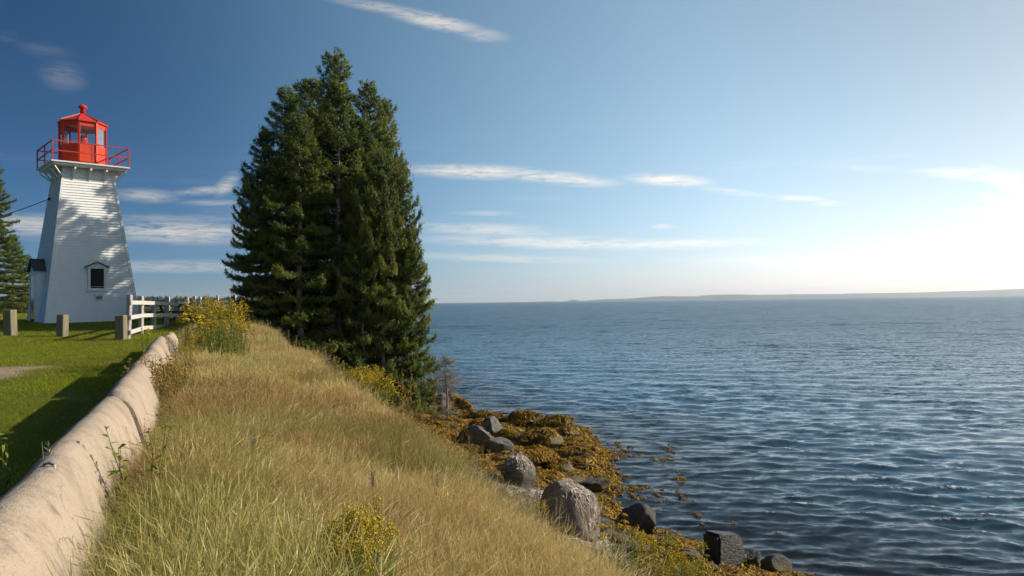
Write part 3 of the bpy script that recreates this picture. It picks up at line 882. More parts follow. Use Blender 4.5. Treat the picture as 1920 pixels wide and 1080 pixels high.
# power cable to the tower
ip = LHc + Vector((-1.50, -.42, 0)); ip.z = lz + 5.0
ia = P(92, 373, 33.3)
cab = MB()
A_, B_2 = ia, P(-420, 425, 36)
cab.tube([A_.lerp(B_2, i / 24) - Vector((0, 0, 1.0 * 4 * (i / 24) * (1 - i / 24))) for i in range(25)], .018, 5)
tag(cab.build('power_cable', M['wire'], None), 'thin black power cable running from the tower wall to the left', 'cable')
ins = MB(); ins.tube([ia + Vector((.22, .1, 0)), ia], .02, 5); ins.lathe([(.03, -.06), (.05, -.03), (.05, .03), (.03, .06)], 8, c=tuple(ia)); ins.lathe([(.02, -.34), (.03, -.30), (.03, -.28)], 6, c=tuple(ia + Vector((.12, .05, 0))))
ins.v = [tuple((Matrix.Rotation(-R(43), 3, 'Z') @ (Vector(p) - Vector((LHc.x, LHc.y, lz))))) for p in ins.v]
ins.build('cable_insulator', M['wire'], lh)

# ------------------------------------------------------------------ concrete barrier segments
prof = [(.36, -.25), (.335, 0), (.29, .20), (.235, .40), (.185, .56), (.14, .67), (.085, .745), (.028, .78)]
prof = prof + [(-x, z) for x, z in prof[::-1]]
seg_t = [(1.20, 4.18), (4.27, 7.26), (7.30, 10.30), (10.34, 13.34), (13.38, 16.40), (16.45, 19.4), (19.45, 22.4)]
seg_l = ['nearest concrete barrier segment at the corner with a lifting loop on top', 'concrete barrier segment behind the first joint with a vine trailing over it',
         'third concrete barrier segment, half covered by brown weeds', 'fourth concrete barrier segment, seen past the brown weeds', 'concrete barrier segment under the goldenrod at the wall far part', 'low concrete barrier segment behind the goldenrod', 'last concrete barrier segment, sunk in the grass by the white fence']
offs = [(.045, .065, 0), (-.02, 0, .3), (.025, .03, -.3), (-.02, -.01, .2), (.0, .015, .0), (.02, -.14, 0), (0, -.26, 0)]
for (t0, t1), lab, (do, dz, dr) in zip(seg_t, seg_l, offs):
    n = 22; pts = []; F_ = []
    k_ = len(prof)
    for i in range(n + 1):
        u = i / n; e = min(u, 1 - u) * (t1 - t0)
        sh_ = 1 - .10 * max(0, 1 - e / .05) ** 2
        tt = t0 + (t1 - t0) * u
        for (x, z) in prof:
            wob = .008 * math.sin(tt * 2.1 + x * 5) + .004 * math.sin(tt * 7.3)
            ss = do + x * sh_ + wob + R(dr) * (tt - (t0 + t1) / 2)
            X, Y = xy_of(ss, tt)
            X0, Y0 = xy_of(0, tt)
            pts.append((X, Y, float(np.interp(tt, LT, LZ)) + dz + z * (sh_ if z > .3 else 1)))
    for i in range(n):
        for j in range(k_ - 1):
            F_.append((i * k_ + j, i * k_ + j + 1, (i + 1) * k_ + j + 1, (i + 1) * k_ + j))
    F_.append(tuple(range(k_))[::-1]); F_.append(tuple(n * k_ + j for j in range(k_)))
    me = bpy.data.meshes.new('concrete_barrier'); me.from_pydata(pts, [], F_); me.update()
    bm = bmesh.new(); bm.from_mesh(me); bmesh.ops.recalc_face_normals(bm, faces=bm.faces[:]); bm.to_mesh(me); bm.free()
    me.polygons.foreach_set('use_smooth', [len(p.vertices) == 4 for p in me.polygons])
    o = link('concrete_barrier', me, M['concrete']); tag(o, lab, 'barrier', 'concrete barriers along the lawn')
    if t0 < 2:
        X, Y = xy_of(do + .02, 3.75); zz_ = float(np.interp(3.75, LT, LZ)) + dz + .775
        lp = MB().tube([(X - .035, Y + .01, zz_ - .03), (X - .03, Y + .01, zz_ + .012), (X, Y, zz_ + .02), (X + .03, Y - .01, zz_ + .012), (X + .035, Y - .01, zz_ - .03)], .007, 6)
        lp.build('lifting_loop', M['metal'], o)

# ------------------------------------------------------------------ bollards, fences, table
for (px, pyb, pyt, wd, rz, lab) in [(20, 629, 581, .30, 8, 'square weathered wooden bollard standing farthest left on the lawn'),
                                    (117, 631, 590, .27, 4, 'square weathered wooden bollard in front of the lighthouse'),
                                    (228, 637, 591, .29, 14, 'square weathered wooden bollard beside the white fence end')]:
    p, d = hit(px, pyb, dmin=12, dmax=60)
    h = (pyb - pyt) * d / FPX
    b = MB().box((-wd / 2, -wd / 2, -.25), (wd / 2, wd / 2, h)).build('wooden_bollard', M['old'], None, bevel=.018)
    b.location = p; b.rotation_euler = (R(random.Random(px).uniform(-1.5, 1.5)), R(random.Random(px + 1).uniform(-1.5, 1.5)), R(rz - 14))
    tag(b, lab, 'bollard', 'wooden bollards across the lawn')

fp = [(239, 637, 553, 24.5), (264, 627, 555.5, 26.6), (288, 625, 557, 28.7), (312, 622, 559, 30.8), (329, 620, 561, 33.0)]
fence = None; fpts = []
for (px, yb, yt, d) in fp:
    a_ = P(px, yb, d); b_ = P(px + 1, yt, d)
    fpts.append((a_, b_))
fence = empty('board_fence', fpts[0][0], 0, 'near white board fence of three rails running back from the bollard', 'fence')
F0 = fpts[0][0]
for i, (a_, b_) in enumerate(fpts):
    lean = Vector((.06 if i == 0 else .0, 0, 0))
    ba = Vector((a_.x, a_.y, terr1(a_.x, a_.y) - .2))
    MB().bar(ba - F0, b_ + lean - F0, .14, .13, (.2, 1, 0)).build('fence_post', M['post'], fence, bevel=.01)
fpts2 = fpts + [(P(350, 612, 36.5), P(350, 557, 36.5))]
for i in range(5):
    for f_ in (.17, .50, .83):
        (a_, b_), (c_, d_) = fpts2[i], fpts2[i + 1]
        pa = a_.lerp(b_, f_) + Vector((.09, .05, 0)); pb = c_.lerp(d_, f_) + Vector((.09, .05, 0))
        if i == 0: pa = pa + (pa - pb) * .06
        MB().bar(pa - F0, pb - F0, .035, .135).build('fence_rail', M['board'], fence)
a_, b_ = fpts2[5]
MB().bar(Vector((a_.x, a_.y, terr1(a_.x, a_.y) - .2)) - F0, b_ - F0, .17, .15).build('fence_post', M['post'], fence)

bf = empty('back_fence', P(283, 586, 58), 0, 'far fence of thin posts and rails between lawn and distant woods', 'fence'); B0 = bf.location.copy()
bps = [(21, 557, 58), (150, 558, 58), (283, 557.5, 58), (316, 556.5, 58), (365, 555, 58), (375, 556, 58), (408, 554, 58), (440, 554, 58), (-60, 557, 58)]
bps.sort()
for i, (px, yt, d) in enumerate(bps):
    tp = P(px, yt, d); base = Vector((tp.x, tp.y, terr1(tp.x, tp.y) - .2))
    MB().bar(base - B0, tp - B0, .17, .17).build('fence_post', M['board'], bf)
    if i < len(bps) - 1:
        tq = P(bps[i + 1][0], bps[i + 1][1], d)
        for dz in (.28, .62, .95):
            MB().bar(tp - Vector((0, -.1, dz)) - B0, tq - Vector((0, -.1, dz)) - B0, .04, .10).build('fence_rail', M['grey_rail'], bf)

tp, td = P(318, 600, 33.6), 33.6
tb = empty('picnic_table', (tp.x, tp.y, terr1(tp.x, tp.y) - .06), R(-12), 'dark brown picnic table on the grass behind the white fence', 'table')
for k_ in range(5): MB().box((-.9, -.36 + k_ * .147, .72), (.9, -.36 + k_ * .147 + .135, .76)).build('tabletop_plank', M['brown'], tb)
for sy in (-1, 1):
    bn = MB().box((-.9, sy * .72 - .13, .42), (.9, sy * .72 + .13, .46)).build('bench', M['brown'], tb)
for sx in (-.65, .65):
    for sy in (-1, 1):
        MB().bar((sx, sy * .62, -.05), (sx, sy * .22, .71), .09, .06).build('leg', M['brown'], tb)
    MB().bar((sx + .07, -.80, .38), (sx + .07, .80, .38), .05, .09).build('cross_beam', M['brown'], tb)

# ------------------------------------------------------------------ spruces


def brush(Pn, D, L, K, wd, rngg, r, spread=.55):
    """needle tufts: K slim triangles around every twig. Pn,D (n,3), L (n,), r (n,)"""
    n = len(Pn)
    D = D / np.linalg.norm(D, axis=1, keepdims=True)
    h = rngg.normal(size=(n, 3)); X = np.cross(D, h); X /= np.linalg.norm(X, axis=1, keepdims=True) + 1e-9
    Y = np.cross(D, X)
    V = np.empty((n, K, 3, 3), np.float32)
    for k in range(K):
        a = 2 * math.pi * k / K + rngg.uniform(0, 1.2, n)
        u = rngg.uniform(0, .8, n)[:, None]
        rad = X * np.cos(a)[:, None] + Y * np.sin(a)[:, None]
        side = -X * np.sin(a)[:, None] + Y * np.cos(a)[:, None]
        base = Pn + D * L[:, None] * u * .8
        tip = base + (D * (1 - spread) + rad * spread) * L[:, None] * rngg.uniform(.55, 1.0, n)[:, None]
        V[:, k, 0] = base + side * wd; V[:, k, 1] = base - side * wd; V[:, k, 2] = tip
    R_ = np.repeat(np.clip(r[:, None] + rngg.normal(size=(n, K)) * .10, 0, 1), 3, axis=1).reshape(n, K, 3)
    return V.reshape(-1, 3), R_.reshape(-1)


def spruce_meshes(name, H, Rb, seed, zb=.06, gap=None, shape=.75, dens=1.0):
    """gap = (azimuth, half width, z0, z1): side where the trunk and dead limbs show"""
    rg = np.random.default_rng(seed)
    Pn, Dn, Ln, rn = [], [], [], []
    wood = MB(); dead = []
    z = H * zb
    nodes = []
    phase = rg.uniform(0, 6.28)
    while z < H * .985:
        f = 1 - z / H
        nb = 6 if f > .45 else 5
        for b_ in range(nb):
            a = phase + 2 * math.pi * b_ / nb + rg.uniform(-.4, .4)
            lob = 1 + .18 * math.sin(3 * a + z * .9 + seed)
            L = Rb * (f ** shape) * rg.uniform(.55, 1.12) * lob + .10
            isdead = False
            if gap and gap[2] < z < gap[3]:
                da = abs((a - gap[0] + math.pi) % (2 * math.pi) - math.pi)
                if da < gap[1]: isdead = rg.random() < .8
            el0 = (.50 - .66 * f) + rg.uniform(-.16, .16)     # upper limbs rise, lower ones droop
            n = max(4, int(L / .11))
            p = np.array([0, 0, z]); hx, hy = math.cos(a), math.sin(a)
            pts = [p.copy()]
            for i in range(n):
                u = (i + 1) / n
                e = el0 + .50 * u * u * u * (0.3 + f) - .22 * f * math.sin(math.pi * u)
                st = L / n
                p = p + np.array([hx * math.cos(e), hy * math.cos(e), math.sin(e)]) * st
                pts.append(p.copy())
            pts = np.array(pts)
            rb_ = .010 + .010 * L
            wood.tube([pts[0], pts[n // 2], pts[-1]], [rb_, rb_ * .6, .004], 3, cap=False)
            bro = rg.normal() * .17
            if isdead:
                for i in range(n // 4, n, 2):
                    for sd_ in (-1, 1):
                        if rg.random() < .7:
                            e_ = pts[i] + np.array([-hy * sd_ * .6 + hx * .5, hx * sd_ * .6 + hy * .5, rg.uniform(-.3, .2)]) * rg.uniform(.15, .45)
                            wood.tube([pts[i], e_], [.006, .003], 3, cap=False)
                continue
            start = .20 if L > .7 else .0
            ii = np.arange(int(start * n), n + 1)
            m = max(2, int(min(.62, .45 * L) / .085))
            I, SD, J = [q.ravel() for q in np.meshgrid(ii, (-1.0, 1.0), np.arange(m), indexing='ij')]
            I = I.astype(int); u = I / n; cnt = len(I)
            sl = np.minimum(.60, .46 * L) * (1 - u) ** .55 * rg.uniform(.6, 1.15, cnt) + .06
            ok_ = (J + .35) / m < 1.0
            dz = pts[np.minimum(I + 1, n)] - pts[np.maximum(I - 1, 0)]; dz /= np.linalg.norm(dz, axis=1, keepdims=True) + 1e-9
            lift = rg.uniform(-.10, .26, len(ii))[I - ii[0]]
            sdir = np.stack([-hy * SD * .85 + hx * .55, hx * SD * .85 + hy * .55, lift], -1)
            v = ((J + rg.uniform(.1, .8, cnt)) / m)
            q = pts[I] + sdir * (sl * v)[:, None]; q[:, 2] += rg.uniform(-.09, .06, cnt) * (.5 + v)
            dd_ = sdir * .7 + dz * .5 + rg.normal(size=(cnt, 3)) * .28; dd_[:, 2] += rg.uniform(-.1, .6, cnt)
            Pn.append(q); Dn.append(dd_); Ln.append(rg.uniform(.11, .20, cnt)); rn.append(.38 + bro + .34 * (u - .5) + .22 * (v - .4) + 1.2 * (q[:, 2] - pts[I][:, 2]))  # young tips paler; light on the tuft tops also put into the tone
            tu = min(1, L) ; nt = int(10 * tu) + 4    # rounded tuft at the limb's tip
            q = pts[-1] + rg.normal(size=(nt, 3)) * .10 * tu; dd_ = (pts[-1] - pts[-2]) / np.linalg.norm(pts[-1] - pts[-2]) + rg.normal(size=(nt, 3)) * .6 + np.array([0, 0, .4])
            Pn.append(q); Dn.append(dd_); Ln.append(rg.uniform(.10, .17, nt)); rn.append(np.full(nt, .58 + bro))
        phase += 1.1
        z += (.24 + .36 * f) * rg.uniform(.75, 1.2)
    # leader
    q = np.zeros((18, 3)); q[:, 2] = H * np.linspace(.95, 1.0, 18); dd_ = rg.normal(size=(18, 3)) * .5; dd_[:, 2] = .8
    Pn.append(q); Dn.append(dd_); Ln.append(np.full(18, .11)); rn.append(np.full(18, .6))
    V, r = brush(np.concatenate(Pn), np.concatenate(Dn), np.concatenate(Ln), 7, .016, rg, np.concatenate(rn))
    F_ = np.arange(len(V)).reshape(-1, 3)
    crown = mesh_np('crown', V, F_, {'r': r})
    crown.materials.append(M['needles'])
    tr_ = MB(); k_ = 9
    tr_.tube([(rg.normal() * .03, rg.normal() * .03, H * i / k_ - (.4 if i == 0 else 0)) for i in range(k_ + 1)], [max(.012, .0135 * H * (1 - i / k_) ** .9 + .01) for i in range(k_ + 1)], 8)
    tm = bpy.data.meshes.new('trunk'); tm.from_pydata(tr_.v, [], tr_.f); tm.polygons.foreach_set('use_smooth', [True] * len(tm.polygons)); tm.materials.append(M['bark'])
    wm = bpy.data.meshes.new('limbs'); wm.from_pydata(wood.v, [], wood.f); wm.materials.append(M['bark'])
    return crown, tm, wm, H


random.seed(11)
SPR = [spruce_meshes('a', 13.0, 2.9, 1, shape=.66), spruce_meshes('b', 11.0, 2.7, 2, shape=.60), spruce_meshes('c', 12.5, 2.6, 3, gap=(-math.pi / 2 + .05, 1.0, 1.6, 9.4), shape=.68, zb=.08),
       spruce_meshes('d', 8.0, 2.6, 5, shape=.55, zb=.03)]
print('spruce tris', [len(s[0].polygons) for s in SPR])


RB_ = [2.9, 2.7, 2.6, 2.6]


def put_spruce(kind, px, pyt, d, label, group, rpx=100, rz=0.0, base=None):
    cr, tr_, lm, H = SPR[kind]
    top = P(px, pyt, d); zb = terr1(top.x, top.y) if base is None else base
    s = (top.z - zb) / H
    o = empty('spruce_tree', (top.x, top.y, zb), rz, label, 'tree', group)
    wr = rpx / FPX * d / RB_[kind]
    o.scale = (wr, wr, s)
    for nm, me in (('trunk', tr_), ('limbs', lm), ('crown', cr)):
        c = link(nm, me, None, o if nm != 'limbs' else c0)
        if nm == 'trunk': c0 = c
    return o


g = 'spruces in the dark stand by the shore'
put_spruce(0, 628, 90, 34.6, 'tallest dark spruce in the middle of the stand', g, 120, .4)
put_spruce(2, 632, 152, 32.6, 'front spruce of the stand with its bare grey trunk showing', g, 115, 0.0)
put_spruce(0, 536, 160, 32.4, 'tall spruce at the left shoulder of the stand, the leftmost of its high tops', g, 108, 2.2)
put_spruce(1, 582, 150, 36.5, 'spruce with a narrow top between the tallest spruce and the left shoulder', g, 122, 3.1)
put_spruce(0, 688, 150, 34.5, 'tall spruce just right of the tallest one', g, 118, 5.0)
put_spruce(1, 722, 188, 35.5, 'spruce with ragged top on the seaward edge of the stand', g, 82, 1.2)
put_spruce(1, 560, 215, 31.0, 'shorter front spruce with dark limbs left of the bare trunk', g, 112, 4.1)
put_spruce(3, 742, 300, 32.4, 'spruce leaning over the shore slope at the stand right side', g, 82, .6)
put_spruce(3, 770, 430, 31.8, 'lowest spruce at the water side with branches down to the goldenrod', g, 56, 2.6)
put_spruce(1, 496, 250, 31.9, 'dark shaded spruce on the left flank of the stand', g, 78, 2.0)
put_spruce(3, 470, 330, 31.0, 'low spruce at the left foot of the stand nearest the fence', g, 54, 3.6)
put_spruce(3, 678, 330, 31.0, 'bushy low spruce in front of the stand above the seed heads', g, 62, 1.9)
put_spruce(1, 674, 225, 33.5, 'bushy spruce filling the gap right of the bare trunk', g, 98, 2.9)
put_spruce(3, 716, 285, 31.6, 'broad lower spruce at the right front of the stand above the goldenrod', g, 92, 5.2)
put_spruce(1, 590, 235, 33.6, 'spruce in the shade just left of the bare trunk, behind the shorter front one', g, 100, .9)
g2 = 'spruces at the far left'
put_spruce(0, -14, 300, 46, 'spruce cut by the picture edge left of the lighthouse', g2, 66, 1.0)
put_spruce(1, 24, 440, 52, 'smaller spruce between the left edge and the lighthouse porch', g2, 42, 2.0)
put_spruce(3, 48, 478, 56, 'low spruce just behind the lighthouse porch', g2, 36, 4.0)

# far woods along the coast behind the fence
rg = np.random.default_rng(9)
n = 2600
X_ = rg.uniform(-1100, -120, n); Y_ = 690 + rg.uniform(-40, 60, n) - .0 * X_
Hh = 5.5 + 3.5 * fbm(X_, Y_, 90, 12) + rg.uniform(-.8, 2.2, n) + 0.004 * -X_
V = []; Fq = []; r = []
for i in range(n):
    w_ = rg.uniform(1.6, 3.4); b = len(V); zb = terr1(X_[i], Y_[i]) if i % 40 == 0 else zb
    for k_ in range(6):
        a = k_ * math.pi / 3; V.append((X_[i] + w_ * math.cos(a), Y_[i] + w_ * math.sin(a), zb - .5))
    for k_ in range(6):
        a = k_ * math.pi / 3 + .4; q = w_ * rg.uniform(.55, .9); V.append((X_[i] + q * math.cos(a), Y_[i] + q * math.sin(a), zb + Hh[i] * rg.uniform(.45, .7)))
    V.append((X_[i], Y_[i], zb + Hh[i]))
    for k_ in range(6):
        Fq += [(b + k_, b + (k_ + 1) % 6, b + 6 + k_), (b + (k_ + 1) % 6, b + 6 + (k_ + 1) % 6, b + 6 + k_), (b + 6 + k_, b + 6 + (k_ + 1) % 6, b + 12)]
wd_ = link('far_woods', mesh_np('far_woods', V, Fq), simple('far_wood_green', (.025, .04, .014), (.055, .075, .025), .2, .9)); tag(wd_, kind='stuff')

# ------------------------------------------------------------------ rocks
ROCK_OBJS = []


def rock(name, mat, size, seed, cuts=9, rough=.09, flat_top=None):
    """angular boulder: a ball cut by random planes, subdivided and roughened"""
    rg = np.random.default_rng(seed)
    bm = bmesh.new(); bmesh.ops.create_icosphere(bm, subdivisions=4, radius=1.0)
    co = np.array([v.co[:] for v in bm.verts])
    for i in range(cuts):
        n_ = rg.normal(size=3); n_ /= np.linalg.norm(n_); d = rg.uniform(.55, .88)
        over = np.clip(co @ n_ - d, 0, None); co -= over[:, None] * n_ * .96
    if flat_top: co[:, 2] = np.minimum(co[:, 2], flat_top + .06 * co[:, 0])
    for sc, am in ((.9, rough * 1.4), (.35, rough), (.14, rough * .5), (.07, rough * .3)):
        nz = fbm(co[:, 0] + co[:, 2] * .7 + seed, co[:, 1] - co[:, 2] * .6, sc, seed, 2) - .5
        nz += vn(co[:, 1] * 1.3 + seed, co[:, 2] * 1.3, sc, seed + 5) - .5
        co *= (1 + nz * am)[:, None]
    co *= np.array(size) / 2 / np.array([.86, .86, .80])
    for v, c in zip(bm.verts, co): v.co = c
    me = bpy.data.meshes.new(name); bm.to_mesh(me); bm.free()
    me.polygons.foreach_set('use_smooth', [True] * len(me.polygons))
    try: me.set_sharp_from_angle(angle=R(38))
    except Exception: pass
    o = link(name, me, mat)
    ROCK_OBJS.append(o)
    return o


def put_rock(px, py, wpx, hpx, mat, seed, label, group=None, name='boulder', depthf=.9, rz=None, dd=None, **kw):
    p, d = hit(px, py, dmin=4)
    if dd: d = dd; q = P(px, py, d); p = Vector((q.x, q.y, terr1(q.x, q.y)))
    wd = wpx / FPX * d; hh = hpx / FPX * d
    o = rock(name, mat, (wd * 1.05, wd * depthf, hh * 1.45), seed, **kw)
    p.z = max(p.z, -.25)
    o.location = (p.x, p.y + wd * .3, p.z + hh * .36)
    o.rotation_euler = (R(random.Random(seed).uniform(-8, 8)), R(random.Random(seed + 1).uniform(-8, 8)), R(rz if rz is not None else random.Random(seed + 2).uniform(0, 360)))
    tag(o, label, 'boulder' if name == 'boulder' else 'rock', group); o['py'] = float(py)
    return o


bigrock = put_rock(1072, 1002, 98, 86, M['rock_pale'], 3, 'big brown-grey boulder capped with bleached dry weed on the slope', rz=20, cuts=7, rough=.05)
grey2 = put_rock(972, 912, 62, 44, M['rock_grey'], 8, 'blue-grey pointed rock above the boulder, dry weed streaming below it', rz=70, cuts=8)
put_rock(1200, 1000, 84, 38, M['rock_dark'], 27, 'dark wet domed boulder at the water edge with weed on its right side', rz=10, depthf=.7, cuts=11, rough=.08)
put_rock(1102, 922, 78, 24, M['rock_dark'], 31, 'low flat black slab at the tip of the weedy point', rz=5, depthf=.7, flat_top=.35)
def square_block(px, py, wpx, hpx, label, seed):
    p, d = hit(px, py, dmin=4); wd, hh = wpx / FPX * d, hpx / FPX * d
    bm = bmesh.new(); bmesh.ops.create_cube(bm, size=1.0)
    for v in bm.verts:
        v.co.x += .10 * (v.co.z < 0) * (1 if v.co.x > 0 else -.6); v.co.z += .07 * (v.co.x < 0) * (v.co.z > 0)
    bmesh.ops.bevel(bm, geom=bm.edges[:], offset=.09, segments=2, affect='EDGES'); bmesh.ops.subdivide_edges(bm, edges=bm.edges[:], cuts=4, use_grid_fill=True)
    for v in bm.verts:
        c = v.co; k = 1 + .10 * (float(vn(c.x + c.z, c.y - c.z, .4, seed)) - .5) + .05 * (float(vn(c.x * 1.7 + c.z, c.y + c.z, .15, seed + 1)) - .5)
        v.co = Vector((c.x * k * wd, c.y * k * wd * .8, c.z * (1 + .3 * (k - 1)) * hh * 1.5))
    me = bpy.data.meshes.new('boulder'); bm.to_mesh(me); bm.free()
    me.polygons.foreach_set('use_smooth', [True] * len(me.polygons)); me.set_sharp_from_angle(angle=R(35))
    o = link('boulder', me, M['rock_black']); o.location = (p.x, p.y + wd * .3, max(p.z, -.2) + hh * .28); o.rotation_euler = (R(-5), R(4), R(24)); ROCK_OBJS.append(o)
    tag(o, label, 'boulder'); return o


square_block(1362, 1058, 60, 48, 'squared black block with a flat pale top standing in the shallows', 12)
put_rock(1417, 1066, 30, 26, M['rock_dark'], 41, 'small weedy stone just right of the squared block', name='rock')
put_rock(1437, 1066, 20, 16, M['rock_dark'], 44, 'smallest weedy stone between two others near the bottom edge', name='rock')
put_rock(1462, 1080, 48, 28, M['rock_dark'], 46, 'dark wet stone at the bottom edge right of the squared block', name='rock')
put_rock(920, 818, 40, 27, M['rock_grey'], 52, 'rounded grey boulder sitting on the ledge beside the weed', rz=30, cuts=6)
put_rock(893, 838, 70, 30, M['rock_grey'], 55, 'long grey rock ledge sloping out of the dry grass', name='rock', rz=-25, depthf=.6)
put_rock(928, 852, 62, 30, M['rock_grey'], 58, 'cracked grey rock ledge below the rounded boulder', name='rock', rz=-30, depthf=.6)
put_rock(898, 806, 30, 14, M['rock_grey'], 61, 'small flat grey stone left of the rounded boulder', name='rock')
gdr = 'dark rocks along the water by the dead tree'
for i, (px, py, w_, h_) in enumerate([(826, 768, 38, 22), (845, 752, 30, 16), (812, 756, 30, 18), (864, 770, 34, 18), (842, 782, 26, 14), (805, 776, 24, 16), (880, 787, 30, 12)]):
    put_rock(px, py, w_, h_, M['rock_grey'] if i % 3 == 0 else M['rock_dark'], 70 + i, 'jagged dark shore rock around the foot of the dead tree', gdr, 'rock')
gw = 'weed covered stones of the point'
rgp = random.Random(5)
pt_spots = [(925, 790, 60), (980, 790, 70), (1040, 800, 70), (1065, 812, 46), (960, 820, 60), (1015, 830, 80), (1070, 850, 60), (945, 850, 46), (1000, 868, 70), (1050, 880, 60), (1090, 875, 44), (985, 900, 50), (1030, 910, 60),
            (1080, 900, 40), (905, 778, 40), (1100, 862, 26), (1120, 872, 26), (950, 772, 40), (1003, 777, 26), (960, 880, 40), (1125, 990, 60), (1160, 1010, 44), (1240, 1010, 46), (1290, 1045, 60), (1330, 1065, 40), (1205, 1030, 50)]
for i, (px, py, w_) in enumerate(pt_spots):
    put_rock(px, py + 6, w_ * .85, w_ * rgp.uniform(.14, .26), M['rock_weed'] if i % 4 else M['rock_dark'], 120 + i, 'low shore stone buried under golden brown rockweed', gw, 'rock', depthf=.9, cuts=5, rough=.08)
gs = 'stones showing through the slope grass'
for i, (px, py, w_, h_) in enumerate([(930, 1010, 26, 16), (955, 985, 30, 16), (1000, 1035, 24, 12), (1150, 1062, 36, 16), (1120, 1045, 22, 12), (905, 960, 20, 12), (1185, 1078, 30, 14), (1105, 1072, 24, 12), (920, 900, 24, 12), (945, 935, 30, 15)]):
    put_rock(px, py, w_, h_, M['rock_pale'], 200 + i, 'small brownish stone half sunk in the slope above the shore', gs, 'rock')

NTH = ['first', 'second', 'third', 'fourth', 'fifth', 'sixth', 'seventh', 'eighth', 'ninth', 'tenth', 'eleventh', 'twelfth']


def order_labels(group, text, zones):
    """labels that tell alike members apart by their order from the left within a findable stretch"""
    obs = [o for o in bpy.data.objects if o.parent is None and o.get('group') == group]
    rows = {}
    for o in obs:
        v = o.location - EYE; d = v.dot(fw); X_ = 960 + FPX * v.dot(rt) / d; Y_ = o.get('py', 540 - FPX * v.dot(up) / d)
        for zname, lim in zones:
            if Y_ < lim: break
        rows.setdefault(zname, []).append((X_, o))
    for zname, L in rows.items():
        L.sort(key=lambda q: q[0])
        for i, (_, o) in enumerate(L):
            how = 'only' if len(L) == 1 else 'leftmost' if i == 0 else 'rightmost' if i == len(L) - 1 else NTH[i] + ' from left'
            o['label'] = f'{how} {text} {zname}'.strip()


# joint height field of ground and stones, for things that lie on them
bpy.context.view_layer.update()
tv = [tuple(v) for v in np.stack([GX, GY, GZ], -1).reshape(-1, 3)]
RB = []
for o in ROCK_OBJS:
    mw = o.matrix_world
    vs = [mw @ v.co for v in o.data.vertices]
    c = sum(vs, Vector()) / len(vs)
    RB.append((c, max((v - c).length for v in vs), BVHTree.FromPolygons(vs, [tuple(p.vertices) for p in o.data.polygons])))


def surf(x, y):
    z = terr1(x, y); nrm = None
    for c, rad, tr_ in RB:
        if (c.x - x) ** 2 + (c.y - y) ** 2 < rad * rad:
            h = tr_.ray_cast(Vector((x, y, 20)), Vector((0, 0, -1)))
            if h[0] is not None and h[0].z > z: z = h[0].z; nrm = h[1]
    if nrm is None:
        e = .08; nrm = Vector((terr1(x - e, y) - terr1(x + e, y), terr1(x, y - e) - terr1(x, y + e), 2 * e)).normalized()
    return z, nrm


# ------------------------------------------------------------------ scatter by geometry nodes (uncountable ground cover only)
def ribbon_mesh(name, blades, mat, coll):
    """blades: list of (points, width list, r, side vector) -> joined ribbons; u runs 0..1 along each"""
    V = []; F_ = []; rr_ = []; uu = []
    for pts, wd, r, side in blades:
        b = len(V); n = len(pts)
        for i, p in enumerate(pts):
            s_ = side * wd[i] * .5
            V += [p - s_, p + s_]; rr_ += [r, r]; uu += [i / (n - 1)] * 2
        for i in range(n - 1):
            F_.append((b + 2 * i, b + 2 * i + 1, b + 2 * i + 3, b + 2 * i + 2))
    me = mesh_np(name, V, F_, {'r': rr_, 'u': uu}); me.materials.append(mat)
    o = bpy.data.objects.new(name, me); coll.objects.link(o)
    return o


def grass_tuft(name, seed, n, rad, h0, h1, w, lean, mat, coll, heads=.0, segs=4, wind=(0, 0)):
    rg = np.random.default_rng(seed); bl = []
    for i in range(n):
        a = rg.uniform(0, 6.28); q = rad * math.sqrt(rg.random())
        base = np.array([q * math.cos(a), q * math.sin(a), -.04])
        h = rg.uniform(h0, h1) * (1.15 if rg.random() < .12 else 1)
        la = rg.uniform(0, 6.28); ln = abs(rg.normal()) * lean
        d = np.array([math.cos(la) + wind[0], math.sin(la) + wind[1], 0]); d /= np.linalg.norm(d) + 1e-9
        fa = rg.uniform(0, 3.14); side = np.array([math.cos(fa), math.sin(fa), 0])
        droop = rg.uniform(.0, .7) * (rg.random() < .5)
        pts = []; wl = []
        for k_ in range(segs + 1):
            u = k_ / segs
            p = base + d * h * (ln * u + (ln * .8 + droop * .5) * u * u) + np.array([0, 0, h * (u - (.30 * min(1, ln) + .45 * droop) * u * u)])
            pts.append(p); wl.append(w * rg.uniform(.7, 1.2) * (1 - .85 * u ** 1.6))
        r = rg.random()
        bl.append((pts, wl, r, side))
        if rg.random() < heads:
            tip = pts[-1]; dr = pts[-1] - pts[-2]; dr = dr / np.linalg.norm(dr)
            for s2 in (side, np.cross(side, dr)):
                L = rg.uniform(.05, .12)
                bl.append(([tip - dr * .02, tip + dr * L * .4, tip + dr * L], [w * .6, w * 1.9, w * .4], min(1, .55 + .4 * rg.random()), s2))
    return ribbon_mesh(name, bl, mat, coll)


